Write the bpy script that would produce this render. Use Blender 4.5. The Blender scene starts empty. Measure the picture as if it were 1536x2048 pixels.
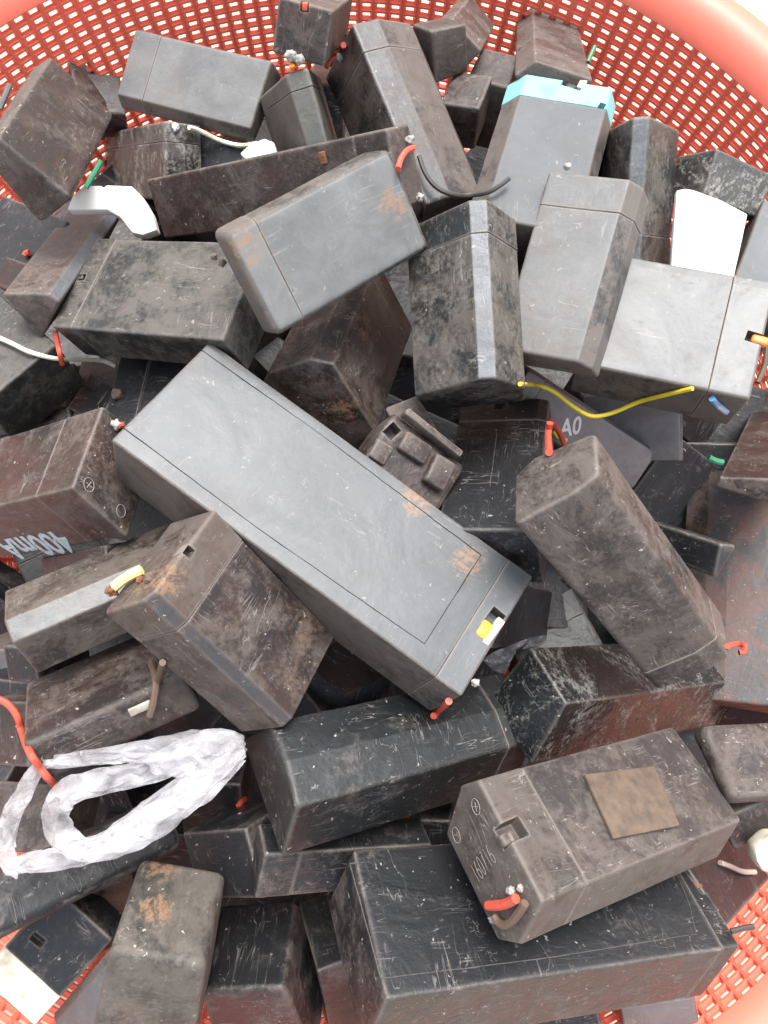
import bpy, bmesh, math, random
from mathutils import Vector, Matrix, noise
scene = bpy.context.scene
COL = scene.collection
R = math.radians
# ---------------- camera, sky, sun, exposure ----------------
cam_d = bpy.data.cameras.new("camera")
cam = bpy.data.objects.new("camera", cam_d); COL.objects.link(cam)
cam.location = (0, -0.03, 0.30); cam.rotation_euler = (R(6), 0, 0)
cam_d.sensor_fit = 'VERTICAL'; cam_d.sensor_height = 24.0; cam_d.lens = 24.0*1500/2048
cam_d.clip_start = 0.01; cam_d.clip_end = 200
scene.camera = cam
SUN_EL, SUN_AZ = R(58), R(12)        # azimuth: clockwise from +Y
world = bpy.data.worlds.new("World"); scene.world = world; world.use_nodes = True
wt = world.node_tree; bg = wt.nodes["Background"]
sky = wt.nodes.new("ShaderNodeTexSky"); sky.sky_type = 'NISHITA'; sky.sun_disc = False
sky.sun_elevation = SUN_EL; sky.sun_rotation = SUN_AZ; sky.dust_density = 4.0; sky.air_density = 1.0; sky.ozone_density = 1.0
hs = wt.nodes.new("ShaderNodeHueSaturation"); hs.inputs['Saturation'].default_value = 0.35
wt.links.new(sky.outputs[0], hs.inputs['Color']); wt.links.new(hs.outputs[0], bg.inputs[0]); bg.inputs[1].default_value = 0.15
sd = bpy.data.lights.new("sun", 'SUN'); sun = bpy.data.objects.new("sun", sd); COL.objects.link(sun)
sd.energy = 1.3; sd.angle = R(28); sd.color = (1.0, 0.97, 0.93)
dv = Vector((math.sin(SUN_AZ)*math.cos(SUN_EL), math.cos(SUN_AZ)*math.cos(SUN_EL), math.sin(SUN_EL)))
sun.rotation_euler = dv.to_track_quat('Z', 'Y').to_euler()
scene.view_settings.view_transform = 'Standard'; scene.view_settings.look = 'None'
scene.view_settings.exposure = 1.35; scene.view_settings.gamma = 1.0; scene.view_settings.use_curve_mapping = False
scene.render.engine = 'CYCLES'

# ---------------- battery data: pose, cross-section, fittings (metres) ----------------
BATTERIES = {
 'A01': {"M":[[0.02153,-0.52275,0.85221],[0.85927,0.44541,0.25151],[-0.51106,0.72687,0.45878]],"t":[-0.13414,0.15152,0.01734],"L":0.06635,"poly":[[-0.01579,-0.01029],[0.01572,-0.00534],[0.01528,0.00549],[-0.01521,0.01014]],"seam":0,"style":"N","label":"large dark brown battery at the upper left corner, small dimple in its lower end","parts":[]},
 'A02': {"M":[[-0.26255,-0.86393,0.42976],[0.9354,-0.11856,0.33311],[-0.23683,0.48945,0.83925]],"t":[-0.16126,0.23317,-0.08],"L":0.02722,"poly":[[-0.00985,-0.01214],[0.00985,-0.01214],[0.00844,0.01595],[-0.00844,0.00832]],"seam":0,"style":"N","label":"pinkish brown battery end poking out behind the big upper left battery","parts":[]},
 'A03': {"M":[[-0.89982,-0.3607,-0.2454],[0.37762,-0.92565,-0.02407],[-0.21847,-0.11432,0.96912]],"t":[-0.09159,0.21472,-0.04162],"L":0.07787,"poly":[[-0.01738,-0.0059],[0.01923,-0.00396],[0.01497,0.0033],[-0.01682,0.0065]],"seam":0.2,"style":"G","label":"pale grey battery lying flat against the basket wall at upper left","parts":[]},
 'A04': {"M":[[-0.26962,-0.95338,0.13555],[0.79726,-0.29994,-0.52383],[0.54007,-0.03317,0.84097]],"t":[-0.03412,0.17,-0.00114],"L":0.03021,"poly":[[-0.01545,-0.04665],[0.01545,-0.04665],[0.0149,-0.0382],[0.0042,0.04582],[-0.00407,0.04766],[-0.01502,-0.03941]],"seam":0.2,"style":"OG","label":"short olive grey battery with pale ridge strip, just right of the pale flat one","parts":[{"kind":"blob","name":"terminal","c":[0.01985,0.0003,0.04746],"r":0.00205,"col":"lead","n":3},{"kind":"blob","name":"terminal","c":[0.01784,-0.00223,0.04793],"r":0.0018,"col":"lead","n":3},{"kind":"blob","name":"terminal","c":[0.01668,0.00093,0.04701],"r":0.00123,"col":"orange","n":3}]},
 'A05': {"M":[[0.776,-0.21188,-0.59408],[-0.21079,0.8006,-0.56089],[0.59446,0.56048,0.57661]],"t":[-0.04756,0.13608,0.00375],"L":0.14268,"poly":[[-0.01364,-0.00801],[0.01279,-0.00619],[0.01336,0.0067],[-0.01256,0.00745]],"seam":0.11,"style":"N","label":"long reddish brown battery with red and black wires, under the central pale one","parts":[{"kind":"tube","name":"wire","pts":[[0.07455,0.00041,0.009],[0.0734,0.00274,0.00513],[0.07339,0.00477,0.00107],[0.07337,0.00512,-0.0034]],"r":0.0011,"col":"red"},{"kind":"tube","name":"wire","pts":[[0.06561,0.00105,-0.01687],[0.06834,-0.00472,-0.01504],[0.07178,-0.00989,-0.01506],[0.07601,-0.01379,-0.0178],[0.07774,-0.01648,-0.02681],[0.0857,-0.0166,-0.02845],[0.08942,-0.01523,-0.03189],[0.09118,-0.0138,-0.0361]],"r":0.0009,"col":"wblack"},{"kind":"tube","name":"wire","pts":[[0.07236,-0.01151,-0.0027],[0.06633,-0.01719,-0.01311],[0.05976,-0.02238,-0.02016]],"r":0.0006,"col":"wblack"},{"kind":"blob","name":"terminal","c":[0.07197,0.00775,-0.00402],"r":0.00172,"col":"lead","n":3},{"kind":"blob","name":"terminal","c":[0.07185,-0.01171,-0.00409],"r":0.00139,"col":"lead","n":3},{"kind":"box","name":"vent_plug","o":[0.03946,0.00818,0.00685],"X":[0.9994,0.03464,-0.001],"Y":[-0.03465,0.99898,-0.02887],"N":[0.0,0.02889,0.99958],"w":0.0032,"h":0.0045,"z0":-0.001,"z1":0.0006,"col":"rust","bev":0.0004}]},
 'A06': {"M":[[-0.37969,-0.90352,-0.19872],[0.92053,-0.34765,-0.1782],[0.09192,-0.25059,0.96372]],"t":[0.00889,0.15555,0.01215],"L":0.0746,"poly":[[-0.01979,-0.01863],[0.01979,-0.01863],[0.02142,-0.00165],[0.00308,0.02097],[-0.00668,0.01637],[-0.01783,0.0028]],"seam":0.16,"style":"NS","label":"tall faceted battery with blue grey strip leaning at top centre","parts":[{"kind":"tube","name":"wire","pts":[[0.04582,0.02039,-0.01071],[0.04837,0.01711,-0.01141],[0.05016,0.01368,-0.01215],[0.03384,0.00915,0.01748]],"r":0.0011,"col":"red"},{"kind":"blob","name":"terminal","c":[0.03428,0.01238,0.01036],"r":0.00148,"col":"lead","n":3}]},
 'A07': {"M":[[-0.79658,0.39887,0.45428],[-0.57013,-0.74557,-0.34508],[0.20105,-0.53388,0.82131]],"t":[-0.02066,0.09295,0.04627],"L":0.06787,"poly":[[-0.01985,-0.00683],[0.01885,-0.00747],[0.01864,0.00782],[-0.01761,0.00642]],"seam":0.17,"style":"G","label":"rounded pale grey scratched battery on top of the upper middle pile","parts":[{"kind":"blob","name":"terminal","c":[0.03435,-0.0114,-0.01669],"r":0.00115,"col":"dirt","n":3},{"kind":"blob","name":"terminal","c":[0.03441,-0.00897,-0.01005],"r":0.00131,"col":"dirt","n":3}],"spots":[[0.02971,-0.01113,0.00667],[-0.02732,-0.00104,0.00706]]},
 'A08': {"M":[[0.27989,-0.95956,-0.03002],[0.93624,0.2659,0.22969],[-0.21242,-0.09239,0.9728]],"t":[0.06453,0.13849,0.00692],"L":0.07465,"poly":[[-0.02278,-0.01597],[0.02278,-0.01597],[0.02345,0.00876],[0.0165,0.01547],[-0.01809,0.01632],[-0.02186,0.00863]],"seam":0.16,"style":"S","label":"slate battery with bright turquoise cap","parts":[{"kind":"cut","o":[0.03622,-0.00276,0.01594],"X":[-0.19315,-0.98087,0.02424],"Y":[0.98117,-0.19309,0.00477],"N":[0.0,0.0247,0.99969],"w":0.0085,"h":0.006,"d":0.006},{"kind":"box","name":"plug","o":[0.03551,-0.00209,0.01593],"X":[-0.16918,-0.98528,0.02435],"Y":[0.98558,-0.16913,0.00418],"N":[0.0,0.0247,0.99969],"w":0.0045,"h":0.0045,"z0":-0.005,"z1":-0.001,"col":"plasK","bev":0.0015},{"kind":"box","name":"connector","o":[0.03869,-0.00635,0.01603],"X":[-0.16118,-0.98662,0.02438],"Y":[0.98693,-0.16113,0.00398],"N":[0.0,0.0247,0.99969],"w":0.003,"h":0.0048,"z0":-0.005,"z1":-0.0015,"col":"cream","bev":0.0004},{"kind":"cut","o":[0.02641,-0.01621,0.01627],"X":[-0.28851,-0.95719,0.02365],"Y":[0.95748,-0.28842,0.00713],"N":[0.0,0.0247,0.99969],"w":0.0026,"h":0.0036,"d":0.003}]},
 'A09': {"M":[[-0.04616,-0.99109,-0.12493],[0.99822,-0.04105,-0.04316],[0.03765,-0.1267,0.99123]],"t":[0.0338,0.07526,0.02672],"L":0.06429,"poly":[[-0.0181,-0.01881],[0.01821,-0.02535],[0.02344,0.00434],[-0.00027,0.02228],[-0.00623,0.02207],[-0.01707,0.00401]],"seam":0.19,"style":"KS","label":"upright black battery with pale centre strip and curved lower end","parts":[]},
 'A10': {"M":[[0.28592,-0.89226,-0.34945],[0.95745,0.28096,0.06602],[0.03928,-0.35346,0.93463]],"t":[0.07126,0.08858,0.02828],"L":0.07105,"poly":[[-0.01877,-0.00717],[0.018,-0.00778],[0.01781,0.00808],[-0.01202,0.00675],[-0.01693,0.00173]],"seam":0.19,"style":"G","label":"pale grey battery with brown side edge and scuffed lower corner, upper right","parts":[{"kind":"blob","name":"terminal","c":[0.03764,0.01149,0.00828],"r":0.00131,"col":"lead","n":3},{"kind":"cut","o":[-0.03552,-0.00631,-0.00297],"X":[-0.0,-0.9976,0.06922],"Y":[0.0,0.06922,0.9976],"N":[-1.0,-0.0,-0.0],"w":0.004,"h":0.003,"d":0.003}]},
 'A11': {"M":[[0.94593,0.28858,-0.14809],[-0.26973,0.95343,0.13498],[0.18014,-0.08774,0.97972]],"t":[0.11026,0.06761,0.0172],"L":0.06215,"poly":[[-0.02422,0.01357],[-0.0238,-0.0144],[0.0238,-0.0144],[0.02327,0.01313],[0.01901,0.01416]],"seam":0.235,"style":"G","label":"pale grey battery with orange tube in its end slot at right edge","parts":[{"kind":"cut","o":[0.02917,-0.00065,0.01389],"X":[0.99412,-0.10828,-0.00147],"Y":[0.10829,0.99403,0.01351],"N":[-0.0,-0.01359,0.99991],"w":0.0085,"h":0.0042,"d":0.005},{"kind":"box","name":"sleeve","o":[0.03007,-0.00085,0.01389],"X":[0.99696,-0.07789,-0.00106],"Y":[0.0779,0.99687,0.01355],"N":[-0.0,-0.01359,0.99991],"w":0.006,"h":0.0034,"z0":-0.003,"z1":0.0002,"col":"orange","bev":0.0012},{"kind":"tube","name":"frayed_wire","pts":[[0.04108,0.00241,-0.02634],[0.04207,0.00898,-0.02527],[0.04144,0.0161,-0.02375],[0.04107,0.02225,-0.02247]],"r":0.0012,"col":"wbrown"}]},
 'A12': {"M":[[-0.92295,-0.2746,-0.26973],[0.18573,-0.93149,0.31278],[-0.33714,0.23859,0.91072]],"t":[-0.08609,0.08521,0.00928],"L":0.08089,"poly":[[-0.02235,-0.01084],[0.02166,-0.01052],[0.02297,0.01085],[-0.02229,0.01048]],"seam":0.13,"style":"O","label":"wide dark olive battery with small slot and long scar, left of centre","parts":[{"kind":"tube","name":"wire","pts":[[0.04619,0.02007,0.00325],[0.04488,0.02317,0.00153],[0.04097,0.02866,0.00104],[0.0435,0.03033,-0.00498]],"r":0.0011,"col":"red"},{"kind":"cut","o":[0.03773,-0.00161,0.01065],"X":[-0.99207,-0.12567,-0.00103],"Y":[0.12568,-0.99204,-0.00815],"N":[0.0,-0.00822,0.99997],"w":0.004,"h":0.0032,"d":0.0025},{"kind":"box","name":"latch","o":[0.0389,-0.00233,0.01064],"X":[-0.99314,-0.11692,-0.00096],"Y":[0.11692,-0.99311,-0.00816],"N":[0.0,-0.00822,0.99997],"w":0.0022,"h":0.0022,"z0":-0.0025,"z1":-0.0003,"col":"plasK","bev":0.0004}],"spots":[[9,9,9],[9,9,9]]},
 'A13': {"M":[[0.09129,-0.71562,0.6925],[0.80444,0.4629,0.3723],[-0.58698,0.52309,0.61793]],"t":[-0.13548,0.11133,-0.01256],"L":0.07984,"poly":[[-0.00703,-0.00912],[-0.00257,-0.00842],[0.01401,-0.00048],[0.00055,0.01348],[-0.00438,0.01355]],"seam":0,"style":"NS","label":"brown battery with blue grey edge strip, beside the wide olive one at left","parts":[{"kind":"tube","name":"wire","pts":[[0.00027,0.01657,-0.0128],[0.00149,0.01647,-0.01161],[0.00147,0.01563,-0.01036]],"r":0.0013,"col":"red"}],"axis":[0.0,0.01395,0.9999]},
 'A15': {"M":[[0.06023,-0.52901,-0.84647],[0.88412,0.42193,-0.20077],[0.46336,-0.73629,0.49312]],"t":[-0.12679,0.19903,-0.08395],"L":0.03415,"poly":[[-0.06087,0.0098],[-0.06007,5e-05],[-0.05611,-0.00925],[0.05929,-0.00992],[0.0597,0.00942]],"seam":0.25,"style":"C","label":"dark slate battery with white corroded corner, below the pale flat battery","parts":[{"kind":"blob","name":"terminal","c":[0.01479,-0.06104,0.00457],"r":0.00164,"col":"white","n":3}]},
 'A16': {"M":[[0.21884,-0.97549,-0.02296],[0.71006,0.17535,-0.68196],[0.66927,0.13294,0.73103]],"t":[-0.02784,0.20524,0.01216],"L":0.01756,"poly":[[-0.01071,-0.05458],[0.01069,-0.0544],[0.0096,0.05449],[-0.00958,0.05444]],"seam":0,"style":"N","label":"brown battery with red bit in its slot, standing at the top edge","parts":[{"kind":"cut","o":[0.0078,0.00047,0.05447],"X":[-0.98774,-0.15614,-0.0004],"Y":[0.15614,-0.98773,-0.00251],"N":[0.0,-0.00254,1.0],"w":0.0035,"h":0.003,"d":0.003},{"kind":"box","name":"wire_end","o":[0.00752,0.00043,0.05447],"X":[-0.98774,-0.15614,-0.0004],"Y":[0.15614,-0.98773,-0.00251],"N":[0.0,-0.00254,1.0],"w":0.0025,"h":0.002,"z0":-0.003,"z1":-0.0005,"col":"red","bev":0.0004}]},
 'A17': {"M":[[0.24639,-0.85546,-0.4555],[0.92859,0.34295,-0.14177],[0.27749,-0.38805,0.87887]],"t":[-0.01235,0.22583,-0.0418],"L":0.01258,"poly":[[-0.01043,-0.01664],[0.01043,-0.01664],[0.00853,0.01504],[-0.00846,0.01809]],"seam":0,"style":"K","label":"small dark battery corner behind the tall faceted battery","parts":[]},
 'A18': {"M":[[-0.6092,-0.78899,-0.07981],[0.63753,-0.54713,0.5424],[-0.47162,0.27955,0.83632]],"t":[0.0241,0.19846,0.00417],"L":0.013,"poly":[[-0.0099,-0.01003],[0.00858,-0.00954],[0.00994,0.01088],[-0.00867,0.0086]],"seam":0,"style":"N","label":"small battery showing a dotted embossed end at top centre","parts":[]},
 'A19': {"M":[[0.18298,-0.60996,0.77101],[0.70913,0.62508,0.32621],[-0.68092,0.48706,0.54692]],"t":[0.03831,0.22936,-0.0225],"L":0.07695,"poly":[[-0.00995,-0.00538],[0.01128,-0.00428],[0.00819,0.00339],[-0.00905,0.00662]],"seam":0,"style":"N","label":"grey brown battery pointing up at the top edge behind the embossed one","parts":[]},
 'A20': {"M":[[0.1381,-0.93082,0.33837],[0.73968,0.32413,0.58976],[-0.65864,0.16884,0.73327]],"t":[0.07903,0.22564,-0.03076],"L":0.12774,"poly":[[-0.01412,-0.00575],[0.01704,-0.00465],[0.01095,0.00418],[-0.01386,0.00657]],"seam":0,"style":"N","label":"purplish brown battery standing behind the turquoise capped one","parts":[]},
 'A21': {"M":[[0.33292,-0.93873,-0.08914],[0.91806,0.3011,0.25787],[-0.21523,-0.16768,0.96206]],"t":[0.036,0.18084,-0.0115],"L":0.01979,"poly":[[-0.00913,0.01165],[-0.00733,-0.01038],[0.00835,-0.01239],[0.00813,0.011]],"seam":0,"style":"N","label":"brown battery with dark green end, between the faceted and turquoise capped ones","parts":[]},
 'A22': {"M":[[0.32845,-0.9426,0.06028],[0.87436,0.32757,0.35805],[-0.35724,-0.0649,0.93175]],"t":[0.04818,0.19566,-0.02486],"L":0.02417,"poly":[[-0.01055,-0.01564],[0.01055,-0.01564],[0.00909,0.01528],[-0.00907,0.01589]],"seam":0,"style":"N","label":"brown battery face in shade left of the turquoise capped one at the top","parts":[]},
 'A24': {"M":[[0.01996,0.97436,-0.22411],[-0.92609,-0.06645,-0.37141],[-0.37678,0.21496,0.90102]],"t":[0.10313,0.12916,0.0067],"L":0.05586,"poly":[[-0.01552,-0.01993],[0.01552,-0.01993],[0.01642,-0.0121],[0.00173,0.02001],[-0.00442,0.01994],[-0.01373,-0.00699]],"seam":0.25,"style":"KS","label":"dark upright battery with narrow blue grey strip by the red mesh at right","parts":[]},
 'A25': {"M":[[0.24522,-0.89521,0.3721],[0.94322,0.1316,-0.30498],[0.22405,0.42576,0.87666]],"t":[0.14339,0.14136,-0.00487],"L":0.01875,"poly":[[-0.01662,-0.01047],[0.01775,-0.01023],[0.01517,0.00948],[-0.01634,0.01115]],"seam":0,"style":"C","label":"battery with white crusted corrosion beside the white card at right","parts":[]},
 'A27': {"M":[[0.41761,-0.90796,-0.03471],[0.89738,0.40615,0.17246],[-0.14249,-0.10317,0.9844]],"t":[0.16105,0.10271,-0.00896],"L":0.05191,"poly":[[-0.01353,-0.01494],[0.01353,-0.01494],[0.01294,0.01481],[-0.01293,0.01501]],"seam":0,"style":"S","label":"plain slate blue battery cut off by right edge beside the white card","parts":[]},
 'A28': {"M":[[0.4808,-0.84843,-0.22135],[0.87493,0.44762,0.18476],[-0.05768,-0.2825,0.95753]],"t":[-0.16053,0.12229,-0.03408],"L":0.03421,"poly":[[-0.02139,-0.01694],[0.02139,-0.01694],[0.02124,0.01659],[-0.02122,0.01723]],"seam":0,"style":"K","label":"black battery in shadow at left edge under the big brown corner battery","parts":[]},
 'A29': {"M":[[0.47948,-0.7787,-0.40463],[0.87699,0.44174,0.18909],[0.0315,-0.44552,0.89472]],"t":[-0.14866,0.09785,-0.01267],"L":0.01329,"poly":[[-0.01239,-0.01519],[0.01239,-0.01519],[0.01151,0.01373],[-0.01145,0.01655]],"seam":0,"style":"K","label":"small grey battery corner at left edge beside a red wire stub","parts":[]},
 'A30': {"M":[[0.66428,-0.74748,-0.0018],[0.7208,0.63992,0.26637],[-0.19795,-0.17824,0.96387]],"t":[-0.16124,0.06453,-0.01259],"L":0.03891,"poly":[[-0.01997,-0.01591],[0.01997,-0.01591],[0.01983,0.01566],[-0.01982,0.01612]],"seam":0,"style":"O","label":"greenish grey smooth battery with pale edge at the left border","parts":[]},
 'A31': {"M":[[0.96761,-0.19765,-0.15704],[0.25106,0.68831,0.68058],[-0.02643,-0.69797,0.71564]],"t":[-0.16615,0.05653,-0.04187],"L":0.0453,"poly":[[-0.02311,-0.00282],[0.01976,-0.00508],[0.01949,0.00586],[-0.01613,0.00203]],"seam":0,"style":"K","label":"dark navy battery lying in shade above the 400mA battery","parts":[]},
 'A33': {"M":[[0.50337,-0.80063,-0.32497],[0.86397,0.47193,0.1756],[0.01277,-0.36916,0.92928]],"t":[-0.12329,0.05178,-0.03919],"L":0.01905,"poly":[[-0.01234,-0.01631],[0.01234,-0.01631],[0.01116,0.01523],[-0.0111,0.01726]],"seam":0,"style":"K","label":"broken slate battery cap below the end of the white wire","parts":[]},
 'A33b': {"M":[[0.21674,-0.91457,-0.34144],[0.97621,0.2006,0.08235],[-0.00682,-0.35117,0.93629]],"t":[-0.13457,0.06838,-0.07178],"L":0.02578,"poly":[[-0.01367,-0.01767],[0.01367,-0.01767],[0.01248,0.01684],[-0.01243,0.01838]],"seam":0,"style":"N","label":"brown stained battery behind the broken slate cap","parts":[]},
 'A34': {"M":[[-0.95203,-0.13204,-0.27605],[0.08556,-0.981,0.17413],[-0.2938,0.14216,0.94524]],"t":[-0.08306,0.05144,-0.02509],"L":0.06395,"poly":[[-0.0174,-0.01741],[0.0174,-0.01741],[0.0169,0.01774],[-0.01692,0.01702]],"seam":0.25,"style":"K","label":"dark battery with broken grey cap, tucked behind the largest slate battery","parts":[{"kind":"blob","name":"broken_edge","c":[0.02726,0.00291,0.01834],"r":0.00246,"col":"dirt","n":3}]},
 'A35': {"M":[[0.84335,0.16174,-0.51245],[0.07298,0.91032,0.40742],[0.53239,-0.38099,0.75591]],"t":[-0.15149,0.01067,-0.00842],"L":0.12374,"poly":[[-0.02127,-0.0147],[0.01898,-0.01294],[0.01838,0.0146],[-0.01609,0.01305]],"seam":0.175,"style":"N","label":"brown battery printed 400mA upside down with circled marks on its end","parts":[{"kind":"blob","name":"terminal","c":[0.06253,0.01475,0.00747],"r":0.0018,"col":"lead","n":3},{"kind":"tube","name":"wire","pts":[[0.06356,0.01423,0.00699],[0.06355,0.01578,0.00544]],"r":0.0011,"col":"red"},{"kind":"text","name":"printed_mark","s":"400mA","o":[0.03097,-0.01971,-0.00534],"X":[-0.99978,0.00383,0.02051],"Y":[-0.02087,-0.18344,-0.98281],"w":0.04267,"col":"pblue","asp":1.25},{"kind":"circ","name":"engraved_mark","o":[0.06217,-0.01199,0.00798],"X":[-0.0,0.51499,-0.8572],"Y":[-0.0,0.8572,0.51499],"r":0.0026,"cross":"x","col":"scratch"},{"kind":"circ","name":"engraved_mark","o":[0.06217,-0.01385,-0.00781],"X":[-0.0,0.48923,-0.87216],"Y":[-0.0,0.87216,0.48923],"r":0.0024,"cross":"","col":"scratch"}]},
 'A36': {"M":[[0.80792,0.53664,0.24349],[-0.58741,0.76641,0.25993],[-0.04713,-0.35303,0.93442]],"t":[-0.02318,-0.00646,0.02233],"L":0.14698,"poly":[[-0.02738,-0.01628],[0.02665,-0.01626],[0.02661,0.0167],[-0.02588,0.01585]],"seam":0.075,"style":"S","label":"largest slate blue battery lying diagonally across the centre, rust stains","parts":[{"kind":"tube","name":"wire","pts":[[0.07522,-0.02819,-0.01633],[0.07616,-0.02462,-0.01798],[0.0722,-0.02737,0.00797]],"r":0.0013,"col":"red"},{"kind":"blob","name":"terminal","c":[0.07497,-0.01931,0.01649],"r":0.00148,"col":"lead","n":3},{"kind":"cut","o":[0.06924,0.00347,0.01632],"X":[0.07247,0.99724,0.01621],"Y":[-0.99737,0.07246,0.00118],"N":[-0.0,-0.01625,0.99987],"w":0.0085,"h":0.0055,"d":0.006},{"kind":"box","name":"sleeve","o":[0.06827,-0.00146,0.01624],"X":[0.04791,0.99872,0.01623],"Y":[-0.99885,0.0479,0.00078],"N":[-0.0,-0.01625,0.99987],"w":0.0068,"h":0.0045,"z0":-0.003,"z1":0.0006,"col":"amber","bev":0.0012},{"kind":"box","name":"connector","o":[0.07133,-6e-05,0.01627],"X":[0.05919,0.99812,0.01622],"Y":[-0.99825,0.05918,0.00096],"N":[-0.0,-0.01625,0.99987],"w":0.0115,"h":0.003,"z0":-0.004,"z1":0.0002,"col":"cream","bev":0.0004},{"kind":"line","name":"panel_groove","pts":[[-0.07326,0.02168,0.01662],[-0.02013,0.02245,0.01663],[0.05313,0.02123,0.01661],[0.05318,0.00057,0.01628],[0.05338,-0.01872,0.01596],[-0.01477,-0.02055,0.01593],[-0.07311,-0.01983,0.01594]],"N":[-0.0,-0.01625,0.99987],"w":0.0004,"th":0.0002,"col":"groove"}],"spots":[[0.02279,0.0241,0.01666],[0.05051,0.01561,0.01652]]},
 'A37': {"M":[[-0.56747,-0.34091,0.74951],[0.64863,-0.7458,0.15187],[0.5072,0.57234,0.64434]],"t":[-0.0537,-0.04138,0.0385],"L":0.06734,"poly":[[-0.02092,-0.0136],[0.02057,-0.01227],[0.01951,0.00934],[0.01607,0.01223],[-0.01939,0.01333]],"seam":0.22,"style":"NS2","label":"brown dusty battery with a pale yellow wire end, resting against the largest one","parts":[{"kind":"tube","name":"wire","pts":[[0.03644,0.01277,-0.01098],[0.03653,0.01052,-0.00872],[0.03614,0.00816,-0.006],[0.03526,0.00585,-0.00299]],"r":0.0017,"col":"paleyellow"},{"kind":"blob","name":"terminal","c":[0.03607,0.01356,-0.01186],"r":0.0019,"col":"rust","n":3},{"kind":"blob","name":"terminal","c":[0.03433,0.01032,0.00402],"r":0.0018,"col":"dirt","n":3},{"kind":"blob","name":"terminal","c":[0.03415,0.00979,-0.00138],"r":0.00131,"col":"rust","n":3},{"kind":"cut","o":[0.03195,-0.00128,0.01277],"X":[0.02557,-0.99919,0.03097],"Y":[0.99967,0.02556,-0.00079],"N":[-0.0,0.03098,0.99952],"w":0.0036,"h":0.003,"d":0.004}],"spots":[[0.03367,0.01104,0.00246],[0.03367,0.00999,0.012]],"axis":[-0.0,0.64237,0.7664]},
 'A38': {"M":[[0.88721,-0.43042,-0.16615],[0.41749,0.59567,0.6862],[-0.19638,-0.67817,0.70818]],"t":[-0.10571,-0.03148,0.01349],"L":0.06505,"poly":[[-0.01441,0.00797],[-0.01218,-0.01177],[0.01361,-0.01188],[0.01306,0.01044],[-0.00772,0.01293]],"seam":0,"style":"NG","label":"brown battery with bright grey edge strip at left below the 400mA battery","parts":[],"axis":[-0.0,-0.59528,0.80352]},
 'A39': {"M":[[0.8893,-0.38569,-0.24574],[0.40386,0.41021,0.81769],[-0.21457,-0.82642,0.52057]],"t":[-0.10334,-0.06963,0.00927],"L":0.05809,"poly":[[-0.02162,-0.00896],[0.02142,-0.00935],[0.02139,0.00934],[-0.02115,0.00896]],"seam":0,"style":"N","label":"brown battery with thick rounded black edge above the plastic bag","parts":[{"kind":"tube","name":"wire","pts":[[0.01887,-0.00897,0.01144],[0.01898,-0.02159,0.01142],[0.01586,-0.02526,0.00649],[0.01231,-0.02538,0.00118]],"r":0.0014,"col":"wbrown"},{"kind":"tube","name":"wire","pts":[[0.02511,-0.03937,0.02727],[0.01938,-0.02244,0.01131],[0.01621,-0.02505,0.00731]],"r":0.0012,"col":"wbrown"},{"kind":"box","name":"terminal_tab","o":[0.01012,-0.02129,0.00374],"X":[0.99996,-0.00022,-0.00854],"Y":[0.00855,0.02628,0.99962],"N":[0.0,-0.99965,0.02628],"w":0.008,"h":0.0032,"z0":0.0003,"z1":0.0014,"col":"leadflat","bev":0.0004}]},
 'A40': {"M":[[-0.85445,-0.42411,-0.30007],[0.49393,-0.48408,-0.72229],[0.16107,-0.76537,0.62311]],"t":[-0.07649,-0.06755,-0.02811],"L":0.02512,"poly":[[-0.02609,0.02025],[-0.02608,-0.01766],[0.02608,-0.01766],[0.0261,0.01506]],"seam":0,"style":"K","label":"dark green battery peeking out below the yellow wired brown battery","parts":[]},
 'A41': {"M":[[0.73586,-0.38138,0.55952],[0.23387,0.9186,0.31855],[-0.63547,-0.10355,0.76515]],"t":[-0.1299,-0.14319,-0.0161],"L":0.08562,"poly":[[-0.01154,-0.01864],[0.01154,-0.01864],[0.01067,0.01743],[-0.01066,0.0198]],"seam":0,"style":"K","label":"long black battery running under the plastic bag at lower left","parts":[]},
 'A42': {"M":[[0.07413,-0.9883,-0.13333],[0.94805,0.02836,0.31685],[-0.30936,-0.14989,0.93906]],"t":[-0.15387,-0.13085,-0.04725],"L":0.02733,"poly":[[-0.01855,-0.01624],[0.01855,-0.01624],[0.01826,0.01596],[-0.01825,0.01644]],"seam":0,"style":"N","label":"brown battery seen through the loop of the plastic bag","parts":[]},
 'A43': {"M":[[-0.06553,-0.92519,-0.3738],[0.99651,-0.04129,-0.07251],[0.05165,-0.37725,0.92467]],"t":[-0.14218,-0.0844,-0.01362],"L":0.02509,"poly":[[-0.01259,-0.01453],[0.01259,-0.01453],[0.01188,0.01396],[-0.01184,0.015]],"seam":0,"style":"N","label":"dull brown battery at left edge behind the red wire","parts":[]},
 'A44': {"M":[[0.01258,-0.95569,-0.29412],[0.99464,0.04214,-0.09437],[0.10259,-0.29136,0.9511]],"t":[-0.15993,-0.07255,-0.04215],"L":0.01294,"poly":[[-0.01672,-0.01549],[0.01672,-0.01549],[0.01632,0.01522],[-0.01629,0.01565]],"seam":0,"style":"K","label":"thin dark battery side at left edge above the red wire","parts":[]},
 'A45': {"M":[[-0.09341,-0.94423,-0.31578],[0.96815,-0.01214,-0.25009],[0.23231,-0.32908,0.91528]],"t":[-0.13899,-0.05527,-0.01329],"L":0.01513,"poly":[[-0.00949,-0.01407],[0.00949,-0.01407],[0.00811,0.01349],[-0.00806,0.01453]],"seam":0,"style":"K","label":"dark battery deep at left under the strip edged brown one","parts":[]},
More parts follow.
